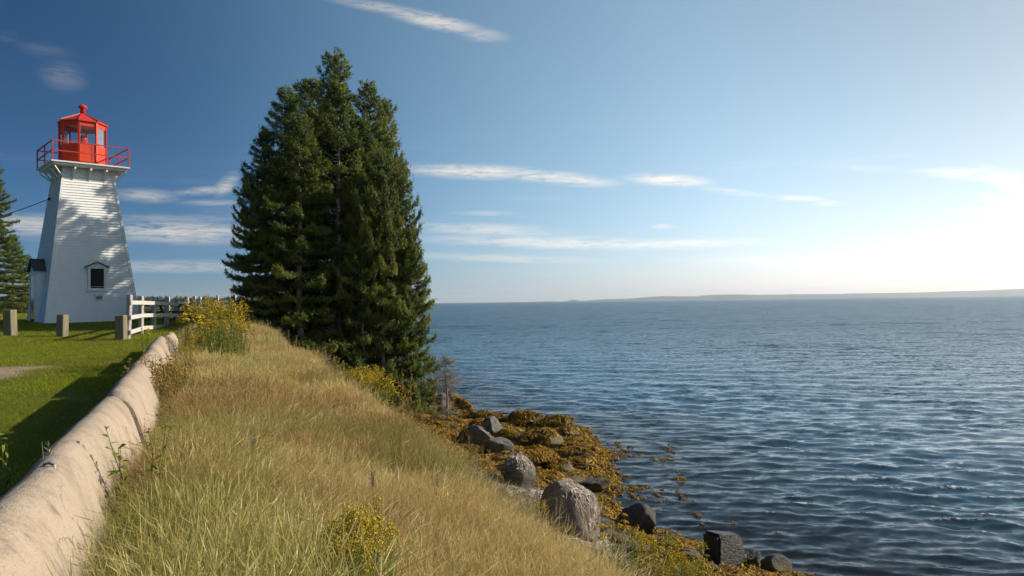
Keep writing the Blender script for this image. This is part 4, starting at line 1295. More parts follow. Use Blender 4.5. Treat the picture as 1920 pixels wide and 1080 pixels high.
def scatter(name, P_, rotv, scale, tint, tone, var, coll, kind='stuff'):
    me = bpy.data.meshes.new(name)
    me.vertices.add(len(P_)); me.vertices.foreach_set('co', np.asarray(P_, np.float32).ravel())
    for nm, typ, dat, key in (('rotv', 'FLOAT_VECTOR', rotv, 'vector'), ('scl', 'FLOAT', scale, 'value'), ('tint', 'FLOAT', tint, 'value'), ('tone', 'FLOAT', tone, 'value')):
        a = me.attributes.new(nm, typ, 'POINT'); a.data.foreach_set(key, np.asarray(dat, np.float32).ravel())
    a = me.attributes.new('variant', 'INT', 'POINT'); a.data.foreach_set('value', np.asarray(var, np.int32))
    o = link(name, me); tag(o, kind=kind)
    ng = bpy.data.node_groups.new(name, 'GeometryNodeTree')
    ng.interface.new_socket('Geometry', in_out='INPUT', socket_type='NodeSocketGeometry'); ng.interface.new_socket('Geometry', in_out='OUTPUT', socket_type='NodeSocketGeometry')
    N = ng.nodes; L = ng.links
    gi = N.new('NodeGroupInput'); go_ = N.new('NodeGroupOutput'); ip_ = N.new('GeometryNodeInstanceOnPoints'); ci = N.new('GeometryNodeCollectionInfo')
    ci.inputs['Collection'].default_value = coll; ci.inputs['Separate Children'].default_value = True; ci.inputs['Reset Children'].default_value = True

    def na(nm, dt):
        n = N.new('GeometryNodeInputNamedAttribute'); n.data_type = dt; n.inputs['Name'].default_value = nm; return n.outputs['Attribute']
    L.new(gi.outputs[0], ip_.inputs['Points']); L.new(ci.outputs[0], ip_.inputs['Instance']); ip_.inputs['Pick Instance'].default_value = True
    L.new(na('variant', 'INT'), ip_.inputs['Instance Index'])
    L.new(na('rotv', 'FLOAT_VECTOR'), ip_.inputs['Rotation']); L.new(na('scl', 'FLOAT'), ip_.inputs['Scale'])
    L.new(ip_.outputs[0], go_.inputs[0])
    md = o.modifiers.new('scatter', 'NODES'); md.node_group = ng
    return o


def new_coll(name): return bpy.data.collections.new(name)


wind = (-.12, .05)
cg = new_coll('grass_sources')
# names sort the order in which variants are picked
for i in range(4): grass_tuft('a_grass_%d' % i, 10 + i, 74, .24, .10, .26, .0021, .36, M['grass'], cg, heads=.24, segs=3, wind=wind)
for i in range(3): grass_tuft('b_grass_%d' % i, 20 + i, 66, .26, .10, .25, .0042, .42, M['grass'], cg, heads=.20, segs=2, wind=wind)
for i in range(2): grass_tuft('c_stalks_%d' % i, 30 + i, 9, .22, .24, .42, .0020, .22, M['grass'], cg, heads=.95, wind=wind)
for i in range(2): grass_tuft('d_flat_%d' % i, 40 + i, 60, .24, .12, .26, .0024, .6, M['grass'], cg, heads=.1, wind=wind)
rg = np.random.default_rng(77)


def visible(X, Y, Z, m=60):
    v = np.stack([X, Y, Z - 5], -1)
    f_, r_, u_ = np.array(fw), np.array(rt), np.array(up)
    d = v @ f_; x = 960 + FPX * (v @ r_) / np.maximum(d, .1); y = 540 - FPX * (v @ u_) / np.maximum(d, .1)
    return (d > .6) & (x > -m * 4) & (x < 1920 + m * 4) & (y < 1080 + m * 5) & (y > -50), x, y, d


# bank: sample in (s, t), density falling with distance
nS = 52000
s_ = rg.uniform(.11, 8.2, nS); t_ = 0.5 + 30 * rg.random(nS) ** 1.55
X, Y = xy_of(s_, t_); Z = terr(X, Y)
ok, pxx, pyy, dd = visible(X, Y, Z + .3)
pk = np.ones(nS)
pk *= np.where(s_ > 3.6, np.clip(1.0 - (s_ - 3.4) * .42 + (fbm(X, Y, 1.2, 88) - .5) * 1.6, 0, 1), 1)   # thins out down the slope
pk *= np.clip(6.5 / np.maximum(dd, 3.0), .0, 1) ** .25
pk *= np.where((s_ > 3.2) & (Y > 20), .5, 1)
ok &= (rg.random(nS) < pk) & (shore_sd(X, Y) > .8) & (dd > 1.9)
# keep grass off the boulders
for c, rad, _t in RB: ok &= (np.hypot(X - c.x, Y - c.y) > rad * .8)
# the nearest goldenrod has pushed the grass aside
ok &= ~((pxx > 612) & (pxx < 738) & (dd < 3.5) & (rg.random(nS) < .93))
for (px, py, d, rr0) in ((668, 1000, 3.3, .20), (660, 1060, 3.0, .20), (690, 1090, 2.75, .18), (650, 1110, 2.7, .16), (575, 1040, 3.6, .08), (742, 830, 6.8, .10), (362, 800, 6.1, .12), (1010, 960, 8.4, .15)):
    q = P(px, py, d); ok &= np.hypot(X - q.x, Y - q.y) > rr0
X, Y, Z, s_, dd, t_ = X[ok], Y[ok], Z[ok], s_[ok], dd[ok], t_[ok]
n = len(X)
gr = np.clip((fbm(X, Y, 1.7, 301) - .57) * 4.0, 0, 1) * .62
gr = np.maximum(gr, sstep(1.7, .4, s_) * np.clip(.30 + (fbm(X, Y, .9, 302) - .47) * 4.5, 0, 1) * sstep(15, 7, t_))
gr = np.maximum(gr, .65 * sstep(5.2, 3.0, dd) * np.clip((fbm(X, Y, .8, 303) - .5) * 5, 0, 1))
gr = np.clip(gr * .85 - .04 + rg.normal(size=n) * .10, 0, 1)
br = np.clip((fbm(X, Y, .9, 310) - .42 + .10 * sstep(2.6, 1.2, np.abs(s_ - 1.6)) * sstep(12, 8, t_)) * 3.6, 0, 1) * .9; br *= 1 - .5 * sstep(7, 5, dd) * sstep(.9, 1.8, s_); br = np.clip(br + rg.normal(size=n) * .2, 0, 1)
sc = rg.uniform(.65, 1.15, n) * (.30 + 1.25 * fbm(X, Y, .8, 320, 3)) * (1 - .42 * sstep(2.6, 3.8, s_))
sc *= .65 + .35 * sstep(.15, .8, s_)
var = np.where(dd < 8.5, rg.integers(0, 4, n), 4 + rg.integers(0, 3, n))
u_ = rg.random(n)
var = np.where(u_ < .07, 7 + rg.integers(0, 2, n), var); var = np.where(u_ > .90, 9 + rg.integers(0, 2, n), var)
rot = np.stack([rg.normal(size=n) * .10, rg.normal(size=n) * .10, rg.uniform(0, 6.28, n)], -1)
rot[:, 0] += .30 * (fbm(X, Y, .8, 350) - .5); rot[:, 1] += .30 * (fbm(X, Y, .8, 351) - .5)
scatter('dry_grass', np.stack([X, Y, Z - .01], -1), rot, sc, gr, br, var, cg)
print('grass tufts', n)

# lawn
cl_ = new_coll('lawn_sources')
for i in range(3): grass_tuft('a_lawn_%d' % i, 50 + i, 130, .26, .03, .075, .0045, .6, M['lawn'], cl_, segs=2)
for i in range(2): grass_tuft('b_lawn_%d' % i, 60 + i, 120, .30, .035, .085, .009, .6, M['lawn'], cl_, segs=2)
for i in range(1): grass_tuft('c_lawn_%d' % i, 65 + i, 26, .10, .06, .15, .006, .5, M['lawn'], cl_, segs=3)
nL = 42000
dY = 2.0 + 46 * rg.random(nL) ** 1.15; X = dY * (rg.uniform(-.80, -.12, nL)); Y = dY
S_ = s_of(X, Y); Z = terr(X, Y)
ok, pxx, pyy, dd = visible(X, Y, Z)
ok &= (S_ < -.40) & (rg.random(nL) > gravel_mask(X, Y) * 1.1)
ok |= (S_ > -.4) & (S_ < .6) & (t_of(X, Y) > 16.6) & (rg.random(nL) < .8)
lx, ly = X - LHc.x, Y - LHc.y; cr_, sr_ = math.cos(R(-43)), math.sin(R(-43))
ok &= ~((np.abs(lx * cr_ - ly * sr_) < HB + .15) & (np.abs(lx * sr_ + ly * cr_) < HB + .1))
X, Y, Z, dd, S_ = X[ok], Y[ok], Z[ok], dd[ok], S_[ok]; n = len(X)
tl = np.clip((fbm(X, Y, 2.0, 401) - .45) * 3.2 + gravel_mask(X, Y) * .8 + rg.normal(size=n) * .12, 0, 1)
var = np.where(dd < 13, rg.integers(0, 3, n), 3 + rg.integers(0, 2, n)); edge = (S_ > -.75) & (rg.random(n) < .5); var = np.where(edge | (rg.random(n) < .03), 5, var)
rot = np.stack([rg.normal(size=n) * .04, rg.normal(size=n) * .04, rg.uniform(0, 6.28, n)], -1)
scatter('lawn_grass', np.stack([X, Y, Z], -1), rot, rg.uniform(.55, 1.3, n) * (.6 + .8 * fbm(X, Y, 1.4, 420)), tl, tl * 0, var, cl_)
print('lawn tufts', n)

# rockweed draped over point and stones
cw = new_coll('weed_sources')


def weed_clump(name, seed, n, L0, L1, w):
    rgw = np.random.default_rng(seed); bl = []
    for i in range(n):
        a = rgw.uniform(0, 6.28); L = rgw.uniform(L0, L1)
        d = np.array([math.cos(a), math.sin(a), 0]); sd_ = np.array([-d[1], d[0], rgw.uniform(-.4, .4)])
        q = rgw.uniform(0, .08); b = np.array([q * math.cos(a * 3), q * math.sin(a * 3), 0]); hgt = rgw.uniform(.02, .075); cv = rgw.normal() * .35
        pts = []
        for k_ in range(5):
            u = k_ / 4
            pts.append(b + d * L * u + sd_ * cv * L * u * u * .5 + np.array([0, 0, hgt * math.sin(math.pi * min(1, u * 1.05)) - .03 * u + .012 * rgw.normal() * u]))
        bl.append((pts, [w * .5, w, w * 1.1, w * 1.25, w * .5], rgw.random(), sd_ / np.linalg.norm(sd_)))
    return ribbon_mesh(name, bl, M['weed'], cw)


for i in range(4): weed_clump('a_weed_%d' % i, 500 + i, 26, .10, .26, .020)
WP = []; WR = []; WS = []; WT = []
rgw = random.Random(17)
cnt = 0
rw = np.random.default_rng(18)
cy_ = rw.uniform(11, 42, 15000); cx_ = rw.uniform(-6, 7, 15000)
csd = shore_sd(cx_, cy_)
ck = (csd > -.9) & (s_of(cx_, cy_) > 7.0) & (terr(cx_, cy_) < 1.0) & (vn(cx_, cy_, .45, 77) > .20) & visible(cx_, cy_, cx_ * 0)[0]
for X, Y, sdv in zip(cx_[ck], cy_[ck], csd[ck]):
    if any((c_.x - X) ** 2 + (c_.y - Y) ** 2 < (r_ * .95) ** 2 for c_, r_, _b in RB[:9]): continue
    z, nm = surf(X, Y)
    lim = .72 + .2 * rgw.random()
    if Y < 17.5: lim -= .30
    if z > lim or z < -.10: continue
    if sdv < 0 and (rgw.random() < .5 or z < -.05): continue
    q = Vector((0, 0, 1)).rotation_difference((nm + Vector((0, 0, .4))).normalized()); e = (q.to_matrix() @ Matrix.Rotation(rgw.uniform(0, 6.28), 3, 'Z')).to_euler()
    WP.append((X, Y, z + .015)); WR.append(tuple(e)); WS.append(rgw.uniform(.8, 1.5)); WT.append(rgw.random() * .7 * (rgw.random() < .5))
nW = len(WP); print('weed', nW)
scatter('rockweed', WP, WR, WS, WT, [0] * nW, [rgw.randrange(4) for _ in range(nW)], cw)
# loose weed afloat in the shallows
FP = []; FR = []; FS = []
fy_ = rw.uniform(12.5, 27, 9000); fx_ = rw.uniform(0, 9, 9000); fsd = shore_sd(fx_, fy_)
fk = (fsd > -2.6) & (fy_ > 15.5) & (fsd < -.2) & (rw.random(9000) < np.exp(fsd / 1.5) + .04) & (vn(fx_, fy_, .9, 83) > .5)
for X, Y in list(zip(fx_[fk], fy_[fk]))[:110]:
    FP.append((X, Y, -.01 + .03 * rgw.random())); FR.append((rgw.uniform(-.1, .1), rgw.uniform(-.1, .1), rgw.uniform(0, 6.28))); FS.append(rgw.uniform(.4, .8))
scatter('floating_weed', FP, FR, FS, [rgw.random() * .6 for _ in FP], [0] * len(FP), [rgw.randrange(4) for _ in FP], cw)

# bleached wrack strands on boulder and slope
def wrack(name, center, nst, sx, sy, L0, L1, w, seed, down=Vector((.55, -.55, -.3))):
    rg_ = np.random.default_rng(seed); bl = []
    for i in range(nst):
        x = center[0] + rg_.normal() * sx; y = center[1] + rg_.normal() * sy
        L = rg_.uniform(L0, L1); a = math.atan2(down.y, down.x) + rg_.normal() * 1.5
        pts = []
        for k_ in range(5):
            xx = x + math.cos(a) * L * k_ / 4; yy = y + math.sin(a) * L * k_ / 4
            z_ = surf(xx, yy)[0] + .012 + .03 * rg_.random()
            if pts and abs(z_ - pts[-1][2]) > .8 * L / 4 + .075: break
            pts.append(np.array([xx, yy, z_])); a += rg_.normal() * .8
        sd_ = np.array([-math.sin(a), math.cos(a), rg_.uniform(-.5, .5)])
        if len(pts) > 1: bl.append((pts, [w, w * 1.3, w, w * 1.2, w * .5][:len(pts)], rg_.random(), sd_))
    o = ribbon_mesh(name, bl, M['wrack'], COL); tag(o, kind='stuff'); return o


bpos = bigrock.location
wrack('dry_wrack', (bpos.x + .34, bpos.y - .22), 900, .15, .30, .05, .15, .016, 1)
gpos = grey2.location
wrack('dry_wrack', (gpos.x + .18, gpos.y - .45), 420, .20, .26, .05, .15, .016, 2)
q = hit(905, 800)[0]; wrack('dry_wrack', (q.x, q.y), 120, .5, .4, .15, .45, .016, 3)
q = hit(1085, 1040)[0]; wrack('dry_wrack', (q.x, q.y), 160, .25, .25, .08, .22, .014, 4)
q = hit(945, 960)[0]; wrack('dry_wrack', (q.x, q.y), 120, .35, .35, .10, .3, .012, 5)

# brown twig litter and dead weeds on the slope below the brow
cb = new_coll('litter_sources')
for i in range(3):
    o_ = grass_tuft('a_litter_%d' % i, 90 + i, 34, .12, .06, .17, .0045, .9, M['twigs'], cb, segs=3)
nB = 5200
bs_ = rg.uniform(3.5, 7.6, nB); bt_ = rg.uniform(2.5, 27, nB); bx_, by_ = xy_of(bs_, bt_); bz_ = terr(bx_, by_)
bk_ = (shore_sd(bx_, by_) > 1.2) & visible(bx_, by_, bz_)[0] & (fbm(bx_, by_, .9, 611) > .47)
for c, rad, _t in RB: bk_ &= np.hypot(bx_ - c.x, by_ - c.y) > rad * .8
nb_ = int(bk_.sum())
scatter('twig_litter', np.stack([bx_, by_, bz_], -1)[bk_], np.stack([rg.normal(size=nb_) * .3, rg.normal(size=nb_) * .3, rg.uniform(0, 6.28, nb_)], -1), rg.uniform(.6, 1.4, nb_), np.zeros(nb_), np.zeros(nb_), rg.integers(0, 3, nb_), cb)

# driftwood
for (px, py, L, r_, rz, lab) in [(1190, 1053, .30, .022, -18, 'short bleached driftwood stick lying below the boulder'), (818, 781, .7, .03, 5, 'pale driftwood branch among the dark rocks under the spruce'),
                                 (862, 800, .9, .03, 150, 'long pale driftwood branch at the top of the rock ledge')]:
    p, d = hit(px, py, dmin=4); c_, s2 = math.cos(R(rz)) * L / 2, math.sin(R(rz)) * L / 2
    pts = [(p.x + c_ * u, p.y + s2 * u, surf(p.x + c_ * u, p.y + s2 * u)[0] + r_ + .05 * math.sin(u * 2.2)) for u in (-1, -.4, .2, .7, 1)]
    o = MB().tube(pts, [r_ * .7, r_, r_ * .9, r_ * .7, r_ * .3], 7).build('driftwood', M['drift'], smooth=True); tag(o, lab, 'driftwood')

# ------------------------------------------------------------------ plants with stems, leaves and flower heads


def plant_meshes(seed, nst, h0, h1, spread, style, leaf=.085):
    rg_ = np.random.default_rng(seed)
    ST = MB(); LV = []; FL_V = []; FL_F = []; FL_r = []
    sr = []

    def blob(p, s_, r):
        b = len(FL_V); o_ = rg_.normal(size=(4, 3)) * s_ * .35
        for k_, d in enumerate(((1, 0, -.4), (-.5, .87, -.4), (-.5, -.87, -.4), (0, 0, .9))):
            FL_V.append(np.array(p) + (np.array(d)) * s_ * .6 + o_[k_])
        FL_F.extend([(b, b + 1, b + 3), (b + 1, b + 2, b + 3), (b + 2, b, b + 3), (b, b + 2, b + 1)]); FL_r.extend([r] * 4)
    for i in range(nst):
        a = rg_.uniform(0, 6.28); q = spread * math.sqrt(rg_.random()); h = rg_.uniform(h0, h1)
        bx, by = q * math.cos(a), q * math.sin(a); ln = q / max(h, .1) * .7
        def at(u): return np.array([bx * (1 + .5 * u * u) + .03 * math.sin(u * 5 + i), by * (1 + .5 * u * u) + .03 * math.cos(u * 4 + i * 2), h * u - .06 * (1 - u)])
        b0 = len(ST.v)
        ST.tube([at(u) for u in (0, .35, .7, 1)], [.0055, .0045, .0035, .002], 4, cap=False); sr += [rg_.random()] * (len(ST.v) - b0)
        top = {'gold': .84, 'faded': .66, 'tansy': .85, 'green': 1.0, 'seed': .72, 'vine': 1.0}[style]
        nl = int(h / (.020 if style != 'vine' else .04))
        for k_ in range(nl):
            u = .10 + (top + .12 - .10) * k_ / nl; u = min(u, .98)
            p = at(u); la = k_ * 2.4 + rg_.uniform(-.5, .5)
            L = leaf * rg_.uniform(.7, 1.2) * (1.0 - .55 * u); up_ = rg_.uniform(-.1, .75)
            d = np.array([math.cos(la) * math.cos(up_), math.sin(la) * math.cos(up_), math.sin(up_)])
            side = np.array([-math.sin(la), math.cos(la), .25 * rg_.normal()])
            w_ = L * ({'tansy': .32, 'vine': .42}.get(style, .20))
            LV.append(([p, p + d * L * .45, p + d * L - np.array([0, 0, L * .22])], [w_ * .35, w_, w_ * .12], np.clip(rg_.normal(.45, .25) + .2 * (1 - u) * (style == 'faded'), 0, 1), side))
        if style in ('gold', 'faded', 'seed'):
            nb = rg_.integers(7, 11)
            for k_ in range(nb):
                u = top + (1 - top) * k_ / nb; p = at(u); la = k_ * 2.4 + rg_.uniform(-.4, .4)
                L = (.13 if style != 'seed' else .09) * (1.1 - (u - top) / (1 - top + .01) * .85) * rg_.uniform(.7, 1.2)
                d = np.array([math.cos(la), math.sin(la), .75])
                m_ = max(4, int(L / .012))
                for j in range(m_):
                    v = (j + .5) / m_
                    pp = p + d * L * v * (1 - .15 * v) - np.array([0, 0, L * .45 * v * v])
                    blob(pp + rg_.normal(size=3) * .004, rg_.uniform(.010, .018), rg_.random())
            for j in range(8): blob(at(1) + rg_.normal(size=3) * .012, .010, rg_.random())
        elif style == 'tansy':
            for k_ in range(7):
                la = rg_.uniform(0, 6.28); rr_ = rg_.uniform(.0, .085); p = at(.92) ; e_ = at(1) + np.array([rr_ * math.cos(la), rr_ * math.sin(la), .03 - rr_ * .3])
                b0 = len(ST.v); ST.tube([p, e_], [.0025, .0015], 3, cap=False); sr += [.4] * (len(ST.v) - b0)
                for j in range(9): blob(e_ + rg_.normal(size=3) * np.array([.014, .014, .006]), rg_.uniform(.012, .019), rg_.random())
    out = {}
    sm = bpy.data.meshes.new('stems'); sm.from_pydata(ST.v, [], ST.f); a_ = sm.attributes.new('r', 'FLOAT', 'POINT'); a_.data.foreach_set('value', sr); out['stems'] = sm
    V = []; F_ = []; r_ = []
    for pts, wl, r, side in LV:
        b = len(V)
        for p, w_ in zip(pts, wl): V += [p - side * w_ / 2, p + side * w_ / 2]; r_ += [r, r]
        F_ += [(b, b + 1, b + 3, b + 2), (b + 2, b + 3, b + 5, b + 4)]
    if V: out['leaves'] = mesh_np('leaves', V, F_, {'r': r_})
    if FL_V: out['flower_heads'] = mesh_np('flower_heads', FL_V, FL_F, {'r': FL_r})
    return out


STY = {'gold': ('leaf', 'gold'), 'faded': ('leaf_brown', 'faded'), 'tansy': ('leaf_dark', 'yellow'), 'green': ('leaf', 'gold'), 'seed': ('leaf_brown', 'seed'), 'vine': ('leaf', 'gold')}
PL = {}
for st_, k_, args in (('gold', 3, (9, .75, 1.05, .16)), ('faded', 3, (9, .55, .95, .20)), ('tansy', 2, (7, .7, 1.0, .14)), ('green', 2, (8, .6, .95, .14)), ('seed', 2, (10, .7, 1.0, .22)), ('vine', 2, (7, .35, .6, .16))):
    for i in range(k_):
        ms = plant_meshes(700 + i * 7 + len(st_), *args, st_, leaf=.15 if st_ == 'vine' else .125 if st_ in ('gold', 'green') else .085)
        for nm, me in ms.items():
            me.materials.append(M['stem'] if nm == 'stems' else M[STY[st_][0]] if nm == 'leaves' else M[STY[st_][1]])
        PL[(st_, i)] = ms


def put_plant(style, i, px, pytop, d, label, group=None, name='goldenrod_plant', cat='plant', wide=1.0, minh=.25, ds=0.0):
    tp_ = P(px, pytop, d); tp_ = tp_ + Vector((BN[0], BN[1], 0)) * ds; zb, _ = surf(tp_.x, tp_.y)
    ms = PL[(style, i % len([k for k in PL if k[0] == style]))]
    H = max(v.co.z for v in ms['stems'].vertices)
    s_ = max(minh, tp_.z - zb) / H
    w_ = min(s_, 1.1) * wide if s_ > .5 else max(.5, s_ * 1.25) * wide
    o = empty(name, (tp_.x, tp_.y, zb), random.Random(px * 7 + int(pytop)).uniform(0, 6.28), label, cat, group)
    o.scale = (w_, w_, s_); o['py'] = float(pytop)
    for nm, me in ms.items():
        c = link(nm, me, None, o)
        if nm == 'flower_heads': c['kind'] = 'stuff'
    return o


gA = 'tall goldenrod crowd at the far end of the barrier'
LA = 'tall goldenrod in the crowd hiding the fence corner beyond the barrier end'
for i, (st_, px, py, d) in enumerate([('gold', 380, 553, 16.5), ('gold', 398, 566, 16.2), ('gold', 418, 560, 17.0), ('gold', 438, 562, 16.8), ('gold', 424, 590, 15.8), ('gold', 404, 600, 15.4), ('gold', 444, 590, 16.4), ('gold', 428, 572, 17.6)]):
    put_plant(st_, i, px, py, d, LA, gA, wide=1.15)
put_plant('gold', 1, 357, 562, 17.2, 'goldenrod with a golden plume in front of the last white fence rail')
put_plant('tansy', 0, 366, 588, 15.6, 'tansy with a cluster of bright yellow buttons among the goldenrod', name='tansy_plant', wide=1.2)
put_plant('tansy', 1, 376, 600, 15.2, 'lower tansy with yellow buttons in front of the goldenrod crowd', name='tansy_plant', wide=1.1)
put_plant('tansy', 1, 458, 604, 16.5, 'yellow topped tansy at the right end of the goldenrod crowd against the dark spruce', name='tansy_plant')
put_plant('tansy', 0, 274, 615, 19.0, 'small yellow tansy at the foot of the white fence', name='tansy_plant', wide=.8)
for i, (px, py, d, lab) in enumerate([(392, 592, 15.0, 'leafy green weed filling the goldenrod crowd, its left one'), (412, 586, 15.2, 'leafy green weed in the middle of the goldenrod crowd'), (436, 598, 15.0, 'leafy green weed filling the goldenrod crowd, its right one'),
                                      (374, 616, 14.4, 'low leafy green weed under the yellow tansy'), (708, 708, 13.4, 'leafy green weed under the goldenrod at the bank brow')]):
    put_plant('green', i, px, py, d, lab, name='leafy_weed', wide=1.3)
gB = 'goldenrod spilling over the far end of the barrier'
for i, (px, py, d) in enumerate([(312, 630, 14.2), (330, 640, 13.4), (345, 612, 14.8), (352, 622, 14.2), (338, 655, 12.6), (366, 625, 15.0)]):
    put_plant('gold' if i % 2 else 'faded', i, px, py, d, 'orange-gold goldenrod leaning over the far end of the barrier', gB, wide=1.0, ds=.15)
gC = 'brown goldenrod clump over the barrier'
for i, (px, py, d) in enumerate([(262, 664, 9.5), (280, 656, 9.8), (298, 664, 9.6), (314, 672, 9.8), (326, 684, 9.9), (290, 684, 9.0), (268, 688, 8.9)]):
    put_plant('faded', i, px, py, d, 'browning goldenrod sprawling across the middle of the barrier', gC, wide=1.5, ds=.12)
gD = 'goldenrod behind the brow of the bank'
for i, (px, py, d) in enumerate([(655, 690, 14.0), (668, 686, 14.2), (690, 684, 14.4), (702, 690, 14.0), (715, 702, 13.6), (728, 708, 13.6), (680, 698, 13.4)]):
    put_plant('gold', i, px, py, d, 'bright goldenrod rising behind the bank brow below the spruces', gD, wide=1.05)
put_plant('faded', 1, 764, 690, 14.0, 'single tall goldenrod with a pale plume standing apart at the brow', wide=.7)
put_plant('seed', 0, 606, 655, 17.5, 'bush of pale seed heads in front of the spruce trunks', name='seed_head_bush', wide=1.1)
put_plant('seed', 1, 622, 664, 17.0, 'smaller pale seed bush right beside the first one', name='seed_head_bush', wide=.9)
put_plant('tansy', 1, 628, 668, 17.0, 'small yellow flower beside the pale seed bush', name='tansy_plant', wide=.6)
put_plant('gold', 0, 670, 936, 3.3, 'nearest goldenrod with the highest plume at the bottom of the picture', wide=.95)
put_plant('gold', 2, 702, 968, 3.1, 'goldenrod at the right side of the nearest clump', wide=.8)
put_plant('gold', 1, 662, 958, 3.2, 'goldenrod with yellow tips in the heart of the nearest clump', wide=.8)
put_plant('faded', 1, 690, 945, 3.35, 'brown tipped goldenrod just right behind the nearest one', wide=.6)
put_plant('gold', 2, 662, 1005, 2.85, 'lowest front goldenrod at the bottom edge under the nearest plume', wide=.7)
put_plant('green', 1, 640, 985, 3.2, 'dark green leafy weed at the left side of the nearest goldenrod', name='leafy_weed', wide=.7)
put_plant('gold', 2, 648, 965, 3.15, 'short goldenrod with dark leaves just left below the nearest one', wide=.7)
put_plant('gold', 1, 682, 985, 3.0, 'low goldenrod cut by the bottom edge under the nearest one', wide=.8)
put_plant('green', 0, 572, 990, 3.7, 'leafy green weed left of the nearest goldenrod', name='leafy_weed', wide=.7)
put_plant('green', 1, 742, 800, 6.9, 'single pale green weed in the middle of the dry bank', name='leafy_weed', wide=.5)
put_plant('green', 0, 362, 790, 6.3, 'dull green weed standing right beside the barrier', name='leafy_weed', wide=.8)
put_plant('gold', 1, 302, 858, 4.9, 'tiny yellow tipped goldenrod in the green grass by the barrier', wide=.6)
put_plant('gold', 0, 1010, 936, 8.6, 'goldenrod with one yellow tuft left of the big boulder', wide=.7)
put_plant('tansy', 0, 1134, 980, 10.0, 'bright yellow tansy cluster right of the big boulder', name='tansy_plant', wide=1.0)
put_plant('tansy', 1, 1160, 958, 10.6, 'thin yellow flowered weed before the dark domed boulder', name='tansy_plant', wide=.6)
put_plant('green', 1, 1170, 985, 9.2, 'fresh green leafy weed right of the yellow tansy', name='leafy_weed', wide=1.0)
gE = 'goldenrod on the slope above the shallows'
for i, (px, py, d) in enumerate([(1206, 990, 9.0), (1238, 990, 8.8), (1246, 1004, 8.6), (1232, 1030, 8.0), (1262, 1040, 8.0), (1300, 1003, 8.8), (1296, 1040, 8.0), (1322, 1035, 8.0), (1310, 1050, 7.8), (1280, 1052, 7.6), (1246, 1050, 7.8), (1215, 1020, 8.4)]):
    put_plant(('gold', 'green', 'gold', 'faded')[i % 4], i, px, py, d, 'yellow-green goldenrod on the slope in front of the shallows', gE, wide=.85)
gV = 'weeds creeping over the barrier'
for (px, py, d, lab) in [(205, 770, 5.9, 'green vine with toothed leaves hanging down the second barrier segment'), (160, 838, 4.5, 'leafy vine growing over the barrier joint'), (128, 805, 4.9, 'green sprig poking up behind the barrier top')]:
    put_plant('vine', int(px) % 2, px, py, d, lab, gV, name='vine', wide=.8 if px != 128 else .5, minh=.5 if px != 128 else .3, ds=.30 if px != 128 else -.38)

# tall dry stalks standing above the grass
gT = 'tall dry stalks above the bank grass'
TT = []
for i in range(3):
    rg_ = np.random.default_rng(900 + i); mbk = MB(); rr2 = []
    mbk.tube([(0, 0, -.05), (.01, .01, .4), (.03 * rg_.normal(), .02, .8), (.05 * rg_.normal(), .03, 1.0)], [.006, .005, .004, .002], 5)
    for k_ in range(26):
        u = .68 + .3 * k_ / 26; a = k_ * 2.4
        mbk.tube([(0.02 * u, .02 * u, u), (.02 + .03 * math.cos(a), .02 + .03 * math.sin(a), u + .03)], [.005, .002], 4)
    me = bpy.data.meshes.new('dry_stalk'); me.from_pydata(mbk.v, [], mbk.f); a_ = me.attributes.new('r', 'FLOAT', 'POINT'); a_.data.foreach_set('value', rg_.random(len(me.vertices)) * .5); me.materials.append(M['twigs']); TT.append(me)
for i, (px, py, d) in enumerate([(762, 748, 8.6), (95, 826, 3.9), (812, 780, 11.5), (830, 772, 12), (540, 618, 17), (478, 618, 17), (500, 622, 16.5), (522, 612, 18), (556, 628, 17), (590, 640, 17), (790, 765, 12), (852, 790, 11), (882, 815, 10), (1008, 905, 9), (1040, 930, 8.6), (1052, 915, 9),
                                 (920, 842, 9.5), (700, 880, 5), (470, 850, 5.6), (820, 900, 5.4), (250, 740, 7.5)]):
    tp_ = P(px, py, d); zb = terr1(tp_.x, tp_.y); o = link('dry_stalk', TT[i % 3]); h = max(.3, tp_.z - zb)
    o.location = (tp_.x, tp_.y, zb); o.scale = (.9, .9, h); o.rotation_euler = (0, 0, i * 1.7)
    lab = 'reddish brown dock stalk standing alone in the middle of the bank' if i == 0 else 'dry grass stalk standing upright in front of the barrier joint' if i == 1 else 'thin brown dry stalk sticking up out of the bank grass'
    tag(o, lab, 'stalk', gT if i > 1 else None); o['py'] = float(py)

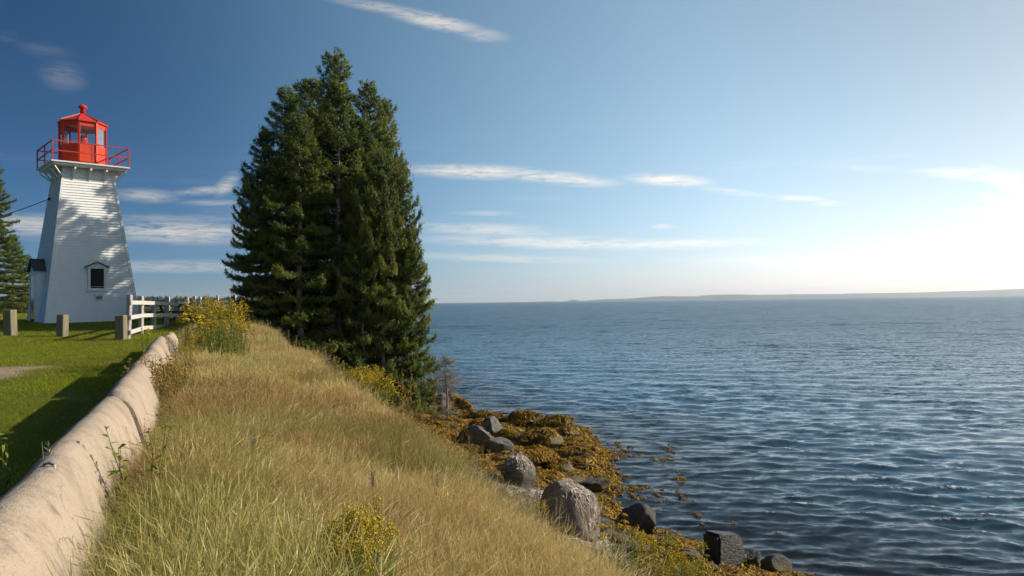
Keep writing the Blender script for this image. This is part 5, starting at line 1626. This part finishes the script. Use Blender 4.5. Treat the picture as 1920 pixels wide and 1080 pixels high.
# dead tree by the rocks
bp, bd = hit(838, 790, dmin=8)
tp_ = P(834, 668, bd); H = tp_.z - bp.z
dt = empty('dead_tree', bp, 0, 'small bare dead tree with grey-brown twigs beside the rocks', 'tree')
tk = MB(); tk.tube([(0, 0, -.2), (.03, 0, H * .35), (-.04, .02, H * .7), (-.06, .0, H)], [.05, .04, .024, .006], 7); tk.build('trunk', M['deadwood'], dt, smooth=True)
rg_ = np.random.default_rng(31); tw = MB(); 
for i in range(34):
    z = H * rg_.uniform(.05, .97); a = rg_.uniform(0, 6.28); L = (1.0 * (1 - z / H) ** .6 + .12) * rg_.uniform(.4, 1.1)
    p = np.array([0.0, 0, z]); pts = [p]; el_ = rg_.uniform(-.2, .35)
    for k_ in range(5):
        p = p + np.array([math.cos(a) * math.cos(el_), math.sin(a) * math.cos(el_), math.sin(el_)]) * L / 5; a += rg_.normal() * .2; el_ += rg_.normal() * .2; pts.append(p)
    tw.tube(pts, [.012, .010, .008, .006, .005, .003], 4, cap=False)
    for k_ in range(1, 6):
        for j in range(7):
            d = rg_.normal(size=3); d[2] *= .5; e_ = pts[k_] + d * .13; tw.tube([pts[k_], e_], [.004, .002], 3, cap=False)
            for j2 in range(2): tw.tube([e_, e_ + rg_.normal(size=3) * .06], [.003, .0015], 3, cap=False)
me = bpy.data.meshes.new('twigs'); me.from_pydata(tw.v, [], tw.f); a_ = me.attributes.new('r', 'FLOAT', 'POINT'); a_.data.foreach_set('value', np.repeat(rg_.random(len(tw.v) // 4 + 1), 4)[:len(me.vertices)]); link('twigs', me, M['twigs'], dt)

order_labels(gw, 'weedy stone', [('along the far edge of the golden point', 800), ('across the middle of the golden point', 866), ('on the near side of the point', 960), ('right of the big boulder', 2000)])
order_labels(gs, 'small stone sunk in the slope', [('above the big boulder', 950), ('left of the big boulder', 1036), ('below the big boulder', 2000)])
order_labels(gdr, 'dark shore rock by the dead tree', [('at its back by the water', 766), ('around its foot', 2000)])
order_labels(gA, 'goldenrod in the crowd beyond the barrier', [('in its tall back row', 575), ('in its front row', 2000)])
order_labels(gB, 'goldenrod leaning over the far barrier end', [('among its taller ones', 628), ('among its lower ones', 2000)])
order_labels(gC, 'browning goldenrod over the middle of the barrier', [('in the upper row', 680), ('in the lower row', 2000)])
order_labels(gD, 'bright goldenrod behind the bank brow', [('among the taller ones', 695), ('among the lower ones', 2000)])
order_labels(gE, 'yellow-green goldenrod before the shallows', [('in the upper row', 1010), ('in the lower row', 2000)])
order_labels(gT, 'thin brown stalk', [('on the brow below the spruces', 700), ('on the brow by the dead tree', 830), ('in the bank grass left of the boulders', 2000)])
order_labels(g, '', [('', 1)]) if False else None
for o in bpy.data.objects:
    if 'py' in o: del o['py']
